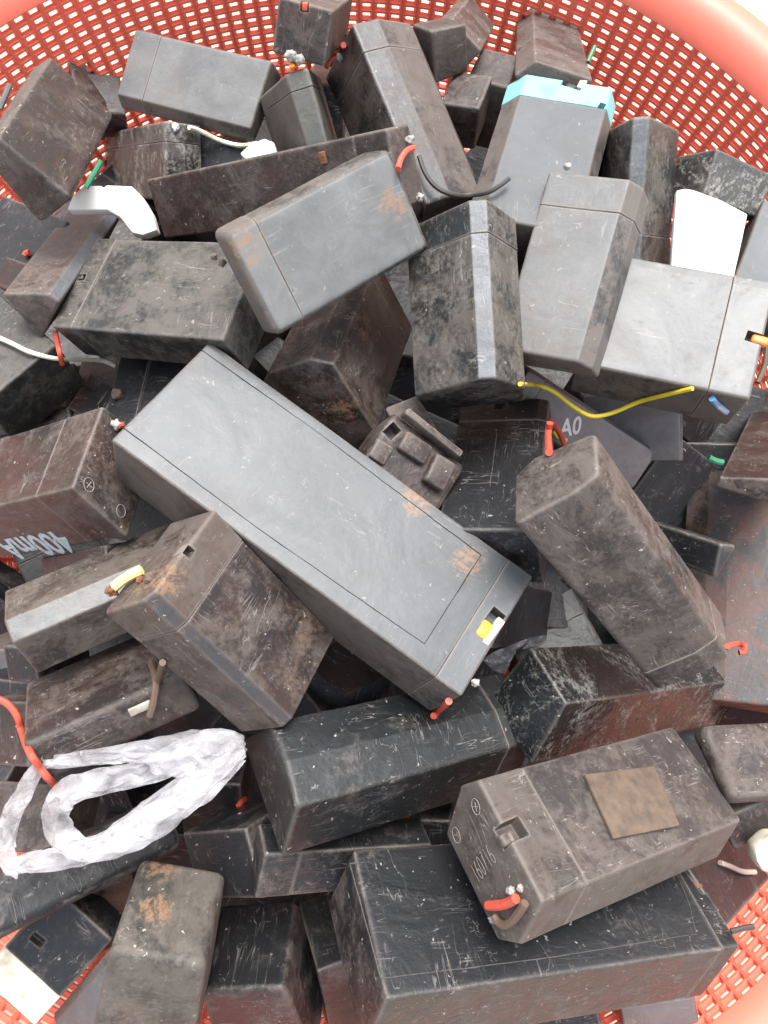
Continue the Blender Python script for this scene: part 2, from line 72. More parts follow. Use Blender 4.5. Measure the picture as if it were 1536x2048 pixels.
 'A46': {"M":[[-0.03295,-0.96318,-0.26682],[0.97069,0.03276,-0.2381],[0.23808,-0.26684,0.93387]],"t":[-0.17886,-0.06201,-0.07108],"L":0.01885,"poly":[[-0.01357,-0.01645],[0.01357,-0.01645],[0.01259,0.0161],[-0.01255,0.01667]],"seam":0,"style":"S","label":"pale slate sliver of a battery at the left edge","parts":[]},
 'A47': {"M":[[-0.76267,0.12995,-0.6336],[-0.06409,-0.98997,-0.12589],[-0.6436,-0.0554,0.76335]],"t":[-0.11575,-0.01813,-0.01409],"L":0.05174,"poly":[[-0.00809,-0.0155],[0.00809,-0.0155],[0.00582,0.01584],[-0.00582,0.01508]],"seam":0,"style":"K","label":"small dark battery wedged directly beneath the 400mA battery","parts":[]},
 'A48': {"M":[[0.22633,-0.91138,0.34375],[0.79612,0.37642,0.47382],[-0.56122,0.16643,0.81076]],"t":[-0.01955,0.07562,-0.01716],"L":0.0751,"poly":[[-0.02754,-0.00138],[-0.02439,-0.02114],[0.02439,-0.02114],[0.02115,0.00429],[0.00758,0.01991],[-0.00117,0.02248]],"seam":0.17,"style":"N","label":"faceted brown battery with dark hexagonal end in the middle of the pile","parts":[],"spots":[[-0.00449,-0.00496,0.01904],[-0.03755,-0.01249,0.00284]]},
 'A49': {"M":[[-0.79271,-0.51812,0.32119],[0.55651,-0.83013,0.03435],[0.24884,0.20597,0.94639]],"t":[0.00616,0.01565,0.00801],"L":0.03515,"poly":[[-0.01438,-0.01467],[0.01438,-0.01467],[0.01364,0.01498],[-0.01367,0.01428]],"seam":0,"style":"N","label":"battery with stepped plastic clip end beside the largest slate battery","parts":[{"kind":"cut","o":[0.01418,-0.00661,0.01446],"X":[-0.21929,-0.97535,-0.02477],"Y":[0.97566,-0.21922,-0.00557],"N":[-0.0,-0.02539,0.99968],"w":0.006,"h":0.0045,"d":0.006},{"kind":"box","name":"clip_block","o":[0.00374,-0.00593,0.01448],"X":[-0.9979,-0.06476,-0.00164],"Y":[0.06478,-0.99758,-0.02534],"N":[-0.0,-0.02539,0.99968],"w":0.012,"h":0.008,"z0":-0.0005,"z1":0.0035,"col":"plasN","bev":0.0013},{"kind":"box","name":"clip_block","o":[-0.00894,-0.00344,0.01454],"X":[-0.99496,-0.10024,-0.00255],"Y":[0.10027,-0.99464,-0.02526],"N":[-0.0,-0.02539,0.99968],"w":0.009,"h":0.012,"z0":-0.0005,"z1":0.0048,"col":"plasN","bev":0.0013},{"kind":"box","name":"clip_block","o":[0.01349,0.00324,0.01471],"X":[-0.99829,-0.05841,-0.00148],"Y":[0.05843,-0.99797,-0.02535],"N":[-0.0,-0.02539,0.99968],"w":0.007,"h":0.008,"z0":-0.0005,"z1":0.002,"col":"plasN","bev":0.001},{"kind":"box","name":"clip_rail","o":[0.00124,-0.01425,0.01427],"X":[-0.99982,0.01884,0.00048],"Y":[-0.01885,-0.9995,-0.02539],"N":[-0.0,-0.02539,0.99968],"w":0.027,"h":0.0028,"z0":-0.0005,"z1":0.0058,"col":"plasN","bev":0.001}]},
 'A50': {"M":[[-0.42295,-0.90551,-0.03421],[0.8522,-0.41032,0.32464],[-0.308,0.10815,0.94522]],"t":[0.01168,0.03031,0.00099],"L":0.02124,"poly":[[-0.00893,-0.01486],[0.00893,-0.01486],[0.00703,0.01522],[-0.00705,0.01437]],"seam":0,"style":"N","label":"rounded brown battery behind the stepped clip end","parts":[]},
 'A51': {"M":[[0.19475,-0.95703,-0.21484],[0.78358,0.02005,0.62096],[-0.58997,-0.28928,0.75382]],"t":[0.04781,0.01263,-0.004],"L":0.07676,"poly":[[-0.01877,-0.01532],[0.01877,-0.01532],[0.01853,0.01534],[-0.01409,0.0146],[-0.01832,0.01334]],"seam":0.19,"style":"K","label":"black scratched battery with notched cap right of centre","parts":[{"kind":"tube","name":"wire","pts":[[0.03062,-0.01878,0.00804],[0.04099,-0.01936,-0.00272],[0.04163,-0.02164,-0.00797],[0.0414,-0.02307,-0.0143]],"r":0.0013,"col":"red"},{"kind":"tube","name":"wire","pts":[[-0.02971,-0.02341,0.04354],[-0.00204,-0.02077,0.02788],[0.00133,-0.02153,0.03084]],"r":0.0013,"col":"red"},{"kind":"tube","name":"wire","pts":[[0.04122,-0.01871,-0.00631],[0.04196,-0.02102,-0.01113],[0.04371,-0.02411,-0.01396]],"r":0.0008,"col":"yellow"},{"kind":"cut","o":[0.03364,0.00158,0.01496],"X":[0.11286,-0.99336,-0.02249],"Y":[0.99361,0.11283,0.00255],"N":[0.0,-0.02264,0.99974],"w":0.0052,"h":0.0045,"d":0.002},{"kind":"line","name":"moulded_rib","pts":[[0.01619,0.00164,0.01496],[0.00173,0.00127,0.01495],[-0.01544,0.00114,0.01495]],"N":[0.0,-0.02264,0.99974],"w":0.0005,"th":0.0002,"col":"edge"}]},
 'A52': {"M":[[-0.87327,0.15116,0.46319],[-0.08896,-0.98414,0.15345],[0.47904,0.0928,0.87287]],"t":[0.04292,-0.01706,-0.02916],"L":0.03552,"poly":[[-0.01165,-0.01655],[0.01165,-0.01655],[0.01026,0.01729],[-0.01028,0.01569]],"seam":0,"style":"K","label":"dark battery lying under the black notched one","parts":[]},
 'A53': {"M":[[0.12354,-0.38087,0.91634],[0.99233,0.04395,-0.11551],[0.00372,0.92359,0.38338]],"t":[0.05525,-0.03944,-0.0734],"L":0.02814,"poly":[[-0.07931,0.01407],[-0.07899,-0.01702],[0.07899,-0.01702],[0.07948,0.02005]],"seam":0,"style":"K","label":"dark battery just past the lower right end of the largest slate battery","parts":[]},
 'A54': {"M":[[-0.77267,-0.48052,0.41483],[0.27355,-0.84172,-0.46549],[0.57284,-0.2462,0.78182]],"t":[0.08456,0.05013,-0.05286],"L":0.09489,"poly":[[-0.01296,-0.01851],[0.01296,-0.01851],[0.01155,0.01766],[-0.01154,0.01927]],"seam":0.12,"style":"D","label":"dark grey battery with white A0 print under the yellow wire","parts":[{"kind":"text","name":"printed_mark","s":"A0","o":[0.01256,0.00725,0.01814],"X":[-0.82942,-0.55727,0.03883],"Y":[0.55862,-0.82742,0.05766],"w":0.01158,"col":"pwhite","asp":1.25}]},
 'A55': {"M":[[-0.18219,-0.90501,-0.3844],[0.8389,0.06085,-0.54087],[0.51288,-0.42101,0.74813]],"t":[0.12151,0.05232,-0.06455],"L":0.03479,"poly":[[-0.02533,0.00855],[-0.02138,-0.00703],[0.02599,-0.00722],[0.02074,0.00565]],"seam":0,"style":"D","label":"flat mid grey battery touching the lowest bend of the yellow wire","parts":[]},
 'A56': {"M":[[0.61136,0.78111,-0.12692],[-0.57043,0.32381,-0.75482],[-0.5485,0.53387,0.64353]],"t":[0.08689,-0.02272,0.0312],"L":0.1044,"poly":[[-0.01487,0.01498],[-0.01433,-0.00919],[-0.00718,-0.01398],[0.01535,-0.0124],[0.01479,0.0085],[0.00623,0.01206]],"seam":0.12,"style":"M","label":"long dusty faceted battery leaning diagonally at right with red wire stub","parts":[{"kind":"tube","name":"wire","pts":[[0.04758,0.01576,0.00741],[0.07552,0.01259,-0.01324],[0.07791,0.01517,-0.01341],[0.07933,0.01384,-0.01153],[0.07846,0.01224,-0.01102]],"r":0.0012,"col":"red"}]},
 'A57': {"M":[[0.56021,-0.7568,0.33678],[0.823,0.4624,-0.32993],[0.09397,0.462,0.88189]],"t":[0.16318,0.07289,-0.12177],"L":0.02519,"poly":[[-0.02016,-0.0204],[0.02016,-0.0204],[0.01944,0.0212],[-0.01949,0.01947]],"seam":0,"style":"K","label":"dark battery beside the blue wire end at right","parts":[]},
 'A58': {"M":[[0.56573,-0.82095,0.07743],[0.79726,0.52059,-0.30556],[0.21054,0.23459,0.94902]],"t":[0.15687,0.03553,-0.12828],"L":0.04396,"poly":[[-0.01659,-0.02063],[0.01659,-0.02063],[0.0153,0.02068],[-0.01532,0.02044]],"seam":0,"style":"K","label":"dark battery with shiny edge behind the leaning dusty battery","parts":[]},
 'A59': {"M":[[0.50277,-0.85406,0.13338],[0.41074,0.37181,0.8325],[-0.7606,-0.36377,0.53773]],"t":[0.19024,0.03908,-0.06181],"L":0.12954,"poly":[[-0.01646,-0.00482],[0.01646,-0.00482],[0.01595,2e-05],[-0.016,0.00967]],"seam":0,"style":"N","label":"dark brown battery in shade at right edge above the tall reddish one","parts":[]},
 'A60': {"M":[[0.18831,-0.96718,-0.17058],[0.94167,0.12849,0.31104],[-0.27892,-0.2192,0.93496]],"t":[0.19208,-0.02701,-0.08927],"L":0.12626,"poly":[[-0.03407,-0.01103],[0.03643,-0.00596],[0.02465,0.00216],[0.01508,0.00498],[-0.02709,0.01218]],"seam":0,"style":"R","label":"tall grey and reddish patchy battery at the right edge","parts":[]},
 'A61': {"M":[[-0.4461,-0.42865,-0.78566],[0.31652,-0.89668,0.30949],[-0.83714,-0.11061,0.53568]],"t":[0.11588,-0.01264,0.00979],"L":0.03791,"poly":[[-0.00704,-0.00358],[0.01006,-0.00061],[-0.0045,0.00516]],"seam":0,"style":"K","label":"thin scratched battery wedge behind the leaning dusty battery","parts":[]},
 'A62': {"M":[[0.73939,-0.48473,0.46727],[-0.02417,0.67447,0.73791],[-0.67285,-0.55689,0.48697]],"t":[0.11489,-0.07532,-0.04906],"L":0.16203,"poly":[[-0.01634,-0.01538],[0.01448,-0.01551],[0.0135,0.01735],[-0.01163,0.01354]],"seam":0,"style":"C2","label":"glossy black battery with whitish smears under the leaning dusty battery","parts":[]},
 'A63': {"M":[[-0.84203,0.38504,0.37779],[-0.07479,-0.77692,0.62514],[0.53422,0.49814,0.68299]],"t":[0.0777,-0.11468,0.01534],"L":0.10296,"poly":[[-0.02482,0.0041],[-0.01665,-0.01616],[0.01994,-0.01397],[0.02471,-0.00353],[0.01873,0.01597],[-0.0218,0.01427]],"seam":0.19,"style":"M","label":"brown faceted battery marked 160716 with square foam patch, lower right","parts":[{"kind":"tube","name":"wire","pts":[[0.05348,0.01067,-0.00777],[0.05352,0.01276,-0.00154],[0.05355,0.01379,0.00345],[0.05358,0.01412,0.00768]],"r":0.0016,"col":"red"},{"kind":"tube","name":"wire","pts":[[0.05313,0.01655,0.01023],[0.05311,0.01748,0.00614],[0.05309,0.01838,9e-05],[0.05307,0.01793,-0.00476],[0.05306,0.01621,-0.00711],[0.05304,0.01411,-0.00776]],"r":0.0014,"col":"wbrown"},{"kind":"blob","name":"terminal","c":[0.05202,0.01136,0.00527],"r":0.00148,"col":"lead","n":3},{"kind":"blob","name":"terminal","c":[0.05187,0.0123,0.00979],"r":0.00107,"col":"lead","n":3},{"kind":"blob","name":"terminal","c":[0.05193,0.01441,-0.01096],"r":0.00123,"col":"lead","n":3},{"kind":"blob","name":"terminal","c":[0.05181,0.01632,0.00829],"r":0.0009,"col":"lead","n":3},{"kind":"cut","o":[0.05019,-0.00305,0.01506],"X":[-0.99763,-0.06879,-0.0029],"Y":[0.06885,-0.99674,-0.04197],"N":[0.0,-0.04207,0.99911],"w":0.013,"h":0.0065,"d":0.005},{"kind":"box","name":"plug","o":[0.05059,-0.00181,0.01511],"X":[-0.99651,-0.08339,-0.00351],"Y":[0.08347,-0.99563,-0.04192],"N":[0.0,-0.04207,0.99911],"w":0.006,"h":0.004,"z0":-0.004,"z1":-0.0005,"col":"plasN","bev":0.0015},{"kind":"text","name":"engraved_mark","s":"160716","o":[0.05188,0.0035,-0.00893],"X":[0.0,-0.11073,0.99385],"Y":[0.0,-0.99385,-0.11073],"w":0.01362,"col":"scratch","asp":2.0},{"kind":"circ","name":"engraved_mark","o":[0.05178,-0.01575,0.00713],"X":[-0.0,0.43078,0.90246],"Y":[-0.0,-0.90246,0.43078],"r":0.0026,"cross":"+","col":"scratch"},{"kind":"circ","name":"engraved_mark","o":[0.05178,-0.01351,-0.01006],"X":[0.0,0.40463,0.91448],"Y":[0.0,-0.91448,0.40463],"r":0.0026,"cross":"-","col":"scratch"},{"kind":"slab","name":"foam_pad","pts":[[0.00858,-0.01307,0.01463],[-0.02559,-0.00874,0.01482],[-0.01865,0.0133,0.01575],[0.01291,0.00974,0.01559]],"N":[0.0,-0.04207,0.99911],"th":0.0016,"col":"foam"}]},
 'A64': {"M":[[0.93572,-0.24849,0.25037],[-0.04609,0.61755,0.78518],[-0.34972,-0.74625,0.5664]],"t":[0.05615,-0.15594,0.00088],"L":0.14121,"poly":[[-0.02682,-0.01557],[0.02843,-0.02021],[0.02401,0.01904],[-0.02567,0.01678]],"seam":0.06,"style":"K","label":"long black battery with framed face at bottom right","parts":[{"kind":"tube","name":"wire","pts":[[0.06803,-0.02138,0.01953],[0.07197,-0.02184,0.02156],[0.07594,-0.02251,0.02326]],"r":0.001,"col":"wblack"},{"kind":"cut","o":[0.06924,0.00191,0.01803],"X":[0.13198,-0.99022,-0.04513],"Y":[0.99125,0.13184,0.00601],"N":[-0.0,-0.04553,0.99896],"w":0.014,"h":0.006,"d":0.006},{"kind":"box","name":"terminal_tab","o":[0.0688,0.00342,0.0181],"X":[0.20527,-0.97769,-0.04456],"Y":[0.97871,0.20505,0.00935],"N":[-0.0,-0.04553,0.99896],"w":0.011,"h":0.0035,"z0":-0.005,"z1":-0.0015,"col":"rust","bev":0.0004},{"kind":"line","name":"moulded_frame","pts":[[0.06097,0.00264,0.01807],[0.05866,-0.00924,0.01753],[0.05437,-0.01938,0.01706],[-0.00929,-0.02036,0.01702],[-0.07077,-0.01954,0.01706],[-0.07265,0.01568,0.01866],[-0.07286,0.01905,0.01882],[-0.03769,0.01947,0.01883]],"N":[-0.0,-0.04553,0.99896],"w":0.00045,"th":8e-05,"col":"edge"}]},
 'A65': {"M":[[-0.00141,-0.97054,0.24095],[0.534,0.20298,0.82076],[-0.84548,0.12982,0.51798]],"t":[-0.08505,-0.1714,-0.00304],"L":0.0373,"poly":[[-0.01956,-0.03184],[0.01973,-0.03322],[0.01636,0.03294],[-0.01653,0.03215]],"seam":0,"style":"OM","label":"dirty grey brown battery standing up at the bottom, left of centre","parts":[],"spots":[[-0.00024,0.0056,0.03268],[0.0152,0.00864,0.03275]]},
 'A66': {"M":[[0.02191,-0.99057,-0.13525],[0.56398,-0.09946,0.81978],[-0.8255,-0.09424,0.55648]],"t":[-0.05341,-0.20768,-0.05775],"L":0.0382,"poly":[[-0.02057,-0.03031],[0.02201,-0.03586],[0.01709,0.03343],[-0.01854,0.03278]],"seam":0,"style":"K","label":"black rounded battery standing at bottom beside the dirty grey one","parts":[]},
 'A67': {"M":[[0.86179,-0.38439,0.33099],[0.11428,0.78286,0.61161],[-0.49422,-0.48925,0.71859]],"t":[0.00533,-0.08944,0.00457],"L":0.10322,"poly":[[-0.02231,-0.01479],[0.02404,-0.01667],[0.01386,0.01476],[-0.00161,0.01633],[-0.01633,0.01326]],"seam":0.14,"style":"K2","label":"large black battery with long ridges in the lower middle","parts":[]},
 'A68': {"M":[[-0.92722,0.28388,0.24427],[0.06654,-0.51701,0.85339],[0.36855,0.80753,0.4605]],"t":[-0.0167,-0.13222,-0.00529],"L":0.06717,"poly":[[-0.00889,-0.01059],[0.00871,-0.01034],[0.0074,0.01075],[-0.00732,0.01015]],"seam":0.2,"style":"K","label":"dark battery under the large ridged black one with small red wire","parts":[{"kind":"tube","name":"wire","pts":[[0.03251,-0.04189,-0.01616],[0.03082,-0.0445,-0.01659],[0.02825,-0.0496,-0.02009]],"r":0.0013,"col":"red"},{"kind":"blob","name":"terminal","c":[0.03406,-0.03077,-0.01031],"r":0.00131,"col":"lead","n":3}]},
 'A69': {"M":[[-0.29251,-0.80018,-0.5236],[0.95615,-0.23635,-0.17296],[0.01465,-0.55123,0.83422]],"t":[-0.05587,-0.13476,-0.02162],"L":0.02703,"poly":[[-0.01952,-0.01543],[0.01952,-0.01543],[0.0194,0.01436],[-0.01937,0.01646]],"seam":0,"style":"K","label":"dark navy battery deep behind the standing dirty grey one","parts":[]},
 'A69b': {"M":[[-0.99961,-0.02759,0.00369],[0.02244,-0.87744,-0.47916],[0.01646,-0.47889,0.87772]],"t":[-0.07589,-0.11774,-0.05564],"L":0.02738,"poly":[[-0.01581,-0.01652],[0.01581,-0.01652],[0.01522,0.01589],[-0.01518,0.01706]],"seam":0,"style":"K","label":"black battery in shadow below the tip of the plastic bag","parts":[]},
 'A70': {"M":[[-0.34327,-0.93687,-0.06665],[0.56075,-0.26135,0.78565],[-0.75347,0.23232,0.61507]],"t":[-0.0252,-0.2143,-0.08289],"L":0.03351,"poly":[[-0.00776,-0.0406],[0.00746,-0.03809],[0.00731,0.03966],[-0.00701,0.03903]],"seam":0,"style":"K","label":"dark battery squeezed between the bottom standing one and the long framed one","parts":[]},
 'A71': {"M":[[-0.67791,0.7351,0.00865],[-0.73244,-0.67436,-0.09362],[-0.06299,-0.0698,0.99557]],"t":[-0.13941,-0.17943,-0.03524],"L":0.04739,"poly":[[-0.01546,-0.00892],[0.01546,-0.00892],[0.01534,0.00891],[-0.01534,0.00891]],"seam":0.33,"style":"K","label":"dark battery with thick cream coloured cap at bottom left corner","parts":[{"kind":"cut","o":[-0.00304,-0.00741,0.00891],"X":[-0.07026,0.99753,0.0],"Y":[-0.99753,-0.07026,-0.0],"N":[-0.0,-0.0,1.0],"w":0.006,"h":0.004,"d":0.003}]},
 'A72': {"M":[[0.57558,-0.76636,-0.2853],[0.68194,0.64238,-0.34972],[0.45128,0.00673,0.89236]],"t":[-0.11605,-0.20397,-0.03469],"L":0.06265,"poly":[[-0.01455,-0.00423],[0.01716,-0.00335],[0.01224,0.00034],[-0.01452,0.00733]],"seam":0,"style":"S","label":"slate faced battery with dark rim at bottom left","parts":[]},
 'A73': {"M":[[-0.03675,-0.90512,0.42357],[0.79816,-0.28163,-0.53256],[0.60132,0.31851,0.73278]],"t":[-0.13195,-0.16705,-0.06272],"L":0.04144,"poly":[[-0.01746,-0.01675],[0.01746,-0.01675],[0.01706,0.01802],[-0.01708,0.01544]],"seam":0,"style":"N","label":"reddish brown battery in shade below the long black one at lower left","parts":[]},
 'A74': {"M":[[-0.96709,0.25251,-0.03113],[-0.21547,-0.87794,-0.42755],[-0.13529,-0.40677,0.90346]],"t":[0.11739,-0.20898,-0.04236],"L":0.03132,"poly":[[-0.01089,0.00443],[-0.01078,-0.00401],[0.01078,-0.00401],[0.01089,0.0036]],"seam":0,"style":"G","label":"small pale grey battery end at bottom right against red mesh","parts":[]},
 'A75': {"M":[[-0.96946,0.21902,-0.11035],[-0.17751,-0.93711,-0.30053],[-0.16923,-0.27177,0.94737]],"t":[0.06653,-0.21226,-0.03678],"L":0.04871,"poly":[[-0.011,-0.00597],[0.011,-0.00597],[0.01083,0.00586],[-0.01083,0.00607]],"seam":0,"style":"K","label":"dark battery sliver at the very bottom edge","parts":[]},
 'A76': {"M":[[0.96757,-0.14045,0.20995],[-0.01046,0.80819,0.58883],[-0.25238,-0.57193,0.78051]],"t":[0.15435,-0.09826,-0.01123],"L":0.05237,"poly":[[-0.01512,-0.00372],[0.01546,-0.00487],[0.01445,0.00467],[-0.01473,0.00385]],"seam":0,"style":"M","label":"grey brown battery with rounded dark end at right edge","parts":[]},
 'A77': {"M":[[-0.46527,-0.88281,0.06461],[0.77235,-0.44054,-0.4576],[0.43244,-0.16301,0.88681]],"t":[0.14801,-0.12077,-0.01829],"L":0.01886,"poly":[[-0.01103,-0.00593],[0.01103,-0.00593],[0.01086,0.00573],[-0.01086,0.00611]],"seam":0,"style":"N","label":"crumpled brown battery edge at right border above the white connector","parts":[]},
 'A78': {"M":[[-0.46029,-0.72717,0.50927],[0.80399,-0.09817,0.58649],[-0.37648,0.6794,0.62982]],"t":[0.14378,-0.15366,-0.03766],"L":0.02349,"poly":[[-0.02907,0.00462],[-0.02875,-0.00741],[0.02875,-0.00741],[0.02912,0.01025]],"seam":0,"style":"K","label":"dark purple battery by the red mesh at lower right","parts":[]},
 'A79': {"M":[[-0.12134,-0.98194,0.14518],[0.93523,-0.06409,0.34819],[-0.3326,0.17802,0.92611]],"t":[0.11664,0.06889,-0.08961],"L":0.01493,"poly":[[-0.02316,-0.01925],[0.02316,-0.01925],[0.02284,0.01958],[-0.02286,0.0188]],"seam":0,"style":"K","label":"dark battery in the gap beneath the pale battery with brown side edge","parts":[]},
 'A82': {"M":[[0.35272,-0.89274,-0.28035],[0.9046,0.40196,-0.14186],[0.23934,-0.20357,0.94936]],"t":[-0.07323,0.18228,-0.06173],"L":0.01852,"poly":[[-0.0174,-0.01765],[0.0174,-0.01765],[0.01679,0.01739],[-0.01675,0.01779]],"seam":0,"style":"K","label":"black battery in shadow below the pale flat one at upper left","parts":[]},
 'A84': {"M":[[-0.75204,-0.57609,-0.32023],[0.60852,-0.42019,-0.67316],[0.25325,-0.70111,0.66656]],"t":[-0.01079,-0.0491,-0.01742],"L":0.02583,"poly":[[-0.01911,-0.01697],[0.01911,-0.01697],[0.01887,0.01423],[-0.01885,0.01968]],"seam":0,"style":"K","label":"dark battery in the gap under the lower side of the largest slate one","parts":[]},
 'A85': {"M":[[-0.03835,-0.99893,0.02602],[0.68119,-0.00708,0.73208],[-0.7311,0.0458,0.68073]],"t":[-0.02951,0.23072,-0.07219],"L":0.11981,"poly":[[-0.00883,-0.01255],[0.00883,-0.01255],[0.00788,0.01325],[-0.00787,0.01317]],"seam":0,"style":"K","label":"dark battery hidden behind the olive grey strip one at top","parts":[]},
 'A86': {"M":[[-0.15847,-0.93502,0.31721],[0.98275,-0.1804,-0.0408],[0.09537,0.30527,0.94748]],"t":[-0.15307,0.23441,-0.0864],"L":0.02178,"poly":[[-0.0106,-0.01223],[0.0106,-0.01223],[0.00918,0.01284],[-0.00921,0.01152]],"seam":0,"style":"N","label":"brown battery low against the basket wall at upper left","parts":[]},
 'A87': {"M":[[-0.20351,-0.91413,-0.35063],[0.91395,-0.04895,-0.40286],[0.3511,-0.40245,0.84544]],"t":[0.1852,-0.09097,-0.10291],"L":0.02102,"poly":[[-0.02032,-0.00757],[0.02032,-0.00757],[0.02021,0.00659],[-0.02019,0.00849]],"seam":0,"style":"K","label":"dark battery directly below the foot of the tall patchy one at right edge","parts":[]},
 'A88': {"M":[[-0.0414,-0.9935,-0.10601],[0.96013,-0.0102,-0.27937],[0.27647,-0.11335,0.95431]],"t":[0.02008,-0.12853,-0.02845],"L":0.01752,"poly":[[-0.00953,-0.00964],[0.00953,-0.00964],[0.00848,0.00953],[-0.00846,0.00965]],"seam":0,"style":"K","label":"black battery in the hollow between the ridged one and the 160716 one","parts":[]},
}
LOOSE = [
 {"kind":"tube","name":"wire","label":"long thin yellow wire sagging over the grey batteries at right","cat":"wire","pts":[[0.04873,0.04371,0.03752],[0.05816,0.05173,0.0082],[0.06313,0.05094,0.00812],[0.06851,0.04837,0.00785],[0.07508,0.04322,0.00731],[0.08166,0.03945,0.00691],[0.08703,0.03945,0.00691],[0.09301,0.04124,0.0071],[0.10037,0.04382,0.01209],[0.10555,0.04316,0.02441],[0.11098,0.04239,0.03632]],"r":0.00085,"col":"yellow"},
 {"kind":"tube","name":"wire","label":"white wire lying across the left edge above the 400mA battery","cat":"wire","pts":[[-0.16046,0.07403,0.0038],[-0.15149,0.07004,0.00505],[-0.14253,0.06563,0.00641],[-0.13491,0.06475,0.00071],[-0.13089,0.06905,-0.01429],[-0.1246,0.07117,-0.02317],[-0.11863,0.06875,-0.02343]],"r":0.00095,"col":"cream2"},
 {"kind":"tube","name":"wire","label":"cream wire curving below the pale flat battery at upper left","cat":"wire","pts":[[-0.09166,0.18658,-0.0317],[-0.08785,0.18833,-0.0371],[-0.07919,0.18627,-0.04143],[-0.06896,0.1821,-0.03886],[-0.06038,0.18235,-0.03764]],"r":0.0011,"col":"cream2"},
 {"kind":"tube","name":"wire","label":"red wire looping in from the left edge behind the plastic bag","cat":"wire","pts":[[-0.14814,-0.07014,0.01042],[-0.14379,-0.07165,0.01026],[-0.14076,-0.07428,0.00998],[-0.13849,-0.07786,0.00961],[-0.13698,-0.08331,0.00904],[-0.11979,-0.08441,0.03909],[-0.11778,-0.09016,0.03547],[-0.11583,-0.09471,0.03245],[-0.12222,-0.10439,0.00682]],"r":0.0013,"col":"red"},
 {"kind":"tube","name":"wire","label":"short blue and white wire end in the dark gap at right","cat":"wire","pts":[[0.11923,0.03953,0.03318],[0.12184,0.03855,0.03045],[0.12444,0.03761,0.02821],[0.12786,0.03639,0.02546]],"r":0.0012,"col":"blue"},
 {"kind":"tube","name":"plastic_scrap","label":"small green scrap in the dark gap at right","cat":"scrap","pts":[[0.12861,0.02247,0.00708],[0.13138,0.0211,0.00694],[0.13415,0.02051,0.00687]],"r":0.0012,"col":"green"},
 {"kind":"tube","name":"wire","label":"green wire end sticking up beside the purplish battery at top","cat":"wire","pts":[[0.08874,0.19877,-0.00399],[0.09026,0.20223,-0.00363],[0.09178,0.20548,-0.00329]],"r":0.0009,"col":"green"},
 {"kind":"tube","name":"wire","label":"bright green wire beside the corner battery at upper left","cat":"wire","pts":[[-0.11797,0.12879,0.01815],[-0.115,0.13371,0.01867],[-0.11183,0.13922,0.01925]],"r":0.0011,"col":"green"},
 {"kind":"tube","name":"wire","label":"short grey wire standing against the red mesh at left edge","cat":"wire","pts":[[-0.15196,0.15963,0.0215],[-0.15038,0.16357,0.02191],[-0.148,0.16908,0.02249]],"r":0.0012,"col":"wgray"},
 {"kind":"tube","name":"wire","label":"dirty cream wires running to the white connector at lower right","cat":"wire","pts":[[0.14152,-0.1438,-0.0296],[0.14753,-0.14656,-0.03288],[0.15373,-0.1497,-0.03596],[0.16191,-0.15204,-0.04195]],"r":0.0011,"col":"cream3"},
 {"kind":"solid","name":"plastic_sheet","label":"smooth bright white plastic plate standing among the batteries at right","cat":"plate","pts":[[0.11766,0.13011,0.01242],[0.12072,0.13075,0.01241],[0.12413,0.13032,0.01242],[0.13539,0.12582,0.01251],[0.1455,0.11984,0.01263],[0.14289,0.10965,0.01284],[0.13777,0.09076,0.01327],[0.11326,0.09285,0.01322]],"N":[-0.00064,0.01973,0.99981],"th":0.003,"col":"white","bev":0.0006},
 {"kind":"solid","name":"white_casing","label":"white arched plastic cap under the upper left batteries","cat":"plastic cap","pts":[[-0.13102,0.1348,-0.00243],[-0.12635,0.13965,-0.00192],[-0.11893,0.13965,-0.00192],[-0.11787,0.13881,-0.00201],[-0.1166,0.13986,-0.0019],[-0.106,0.13944,-0.00194],[-0.10134,0.1348,-0.00243],[-0.09752,0.12848,-0.00309],[-0.0954,0.1211,-0.00387],[-0.10134,0.11899,-0.00409],[-0.106,0.12004,-0.00398],[-0.11088,0.12637,-0.00332],[-0.11618,0.12953,-0.00298],[-0.13314,0.12953,-0.00298]],"N":[5e-05,-0.10432,0.99454],"th":0.006,"col":"white2","bev":0.0006},
 {"kind":"solid","name":"white_casing","label":"small white plastic piece beneath the cream wire","cat":"plastic cap","pts":[[-0.06006,0.15163,0.00235],[-0.05628,0.15497,0.00271],[-0.04998,0.15789,0.00301],[-0.04578,0.15622,0.00284],[-0.04368,0.14996,0.00218],[-0.05628,0.14787,0.00196]],"N":[-0.00032,-0.10435,0.99454],"th":0.005,"col":"white2","bev":0.0006},
 {"kind":"solid","name":"connector","label":"white plastic connector on the right edge by the red mesh","cat":"connector","pts":[[0.1464,-0.13111,-0.01228],[0.1524,-0.12554,-0.01169],[0.1584,-0.12614,-0.01176],[0.1584,-0.14106,-0.01333],[0.1494,-0.14006,-0.01322],[0.1468,-0.13549,-0.01274]],"N":[0.00014,-0.10441,0.99453],"th":0.009,"col":"cream","bev":0.0015},
]
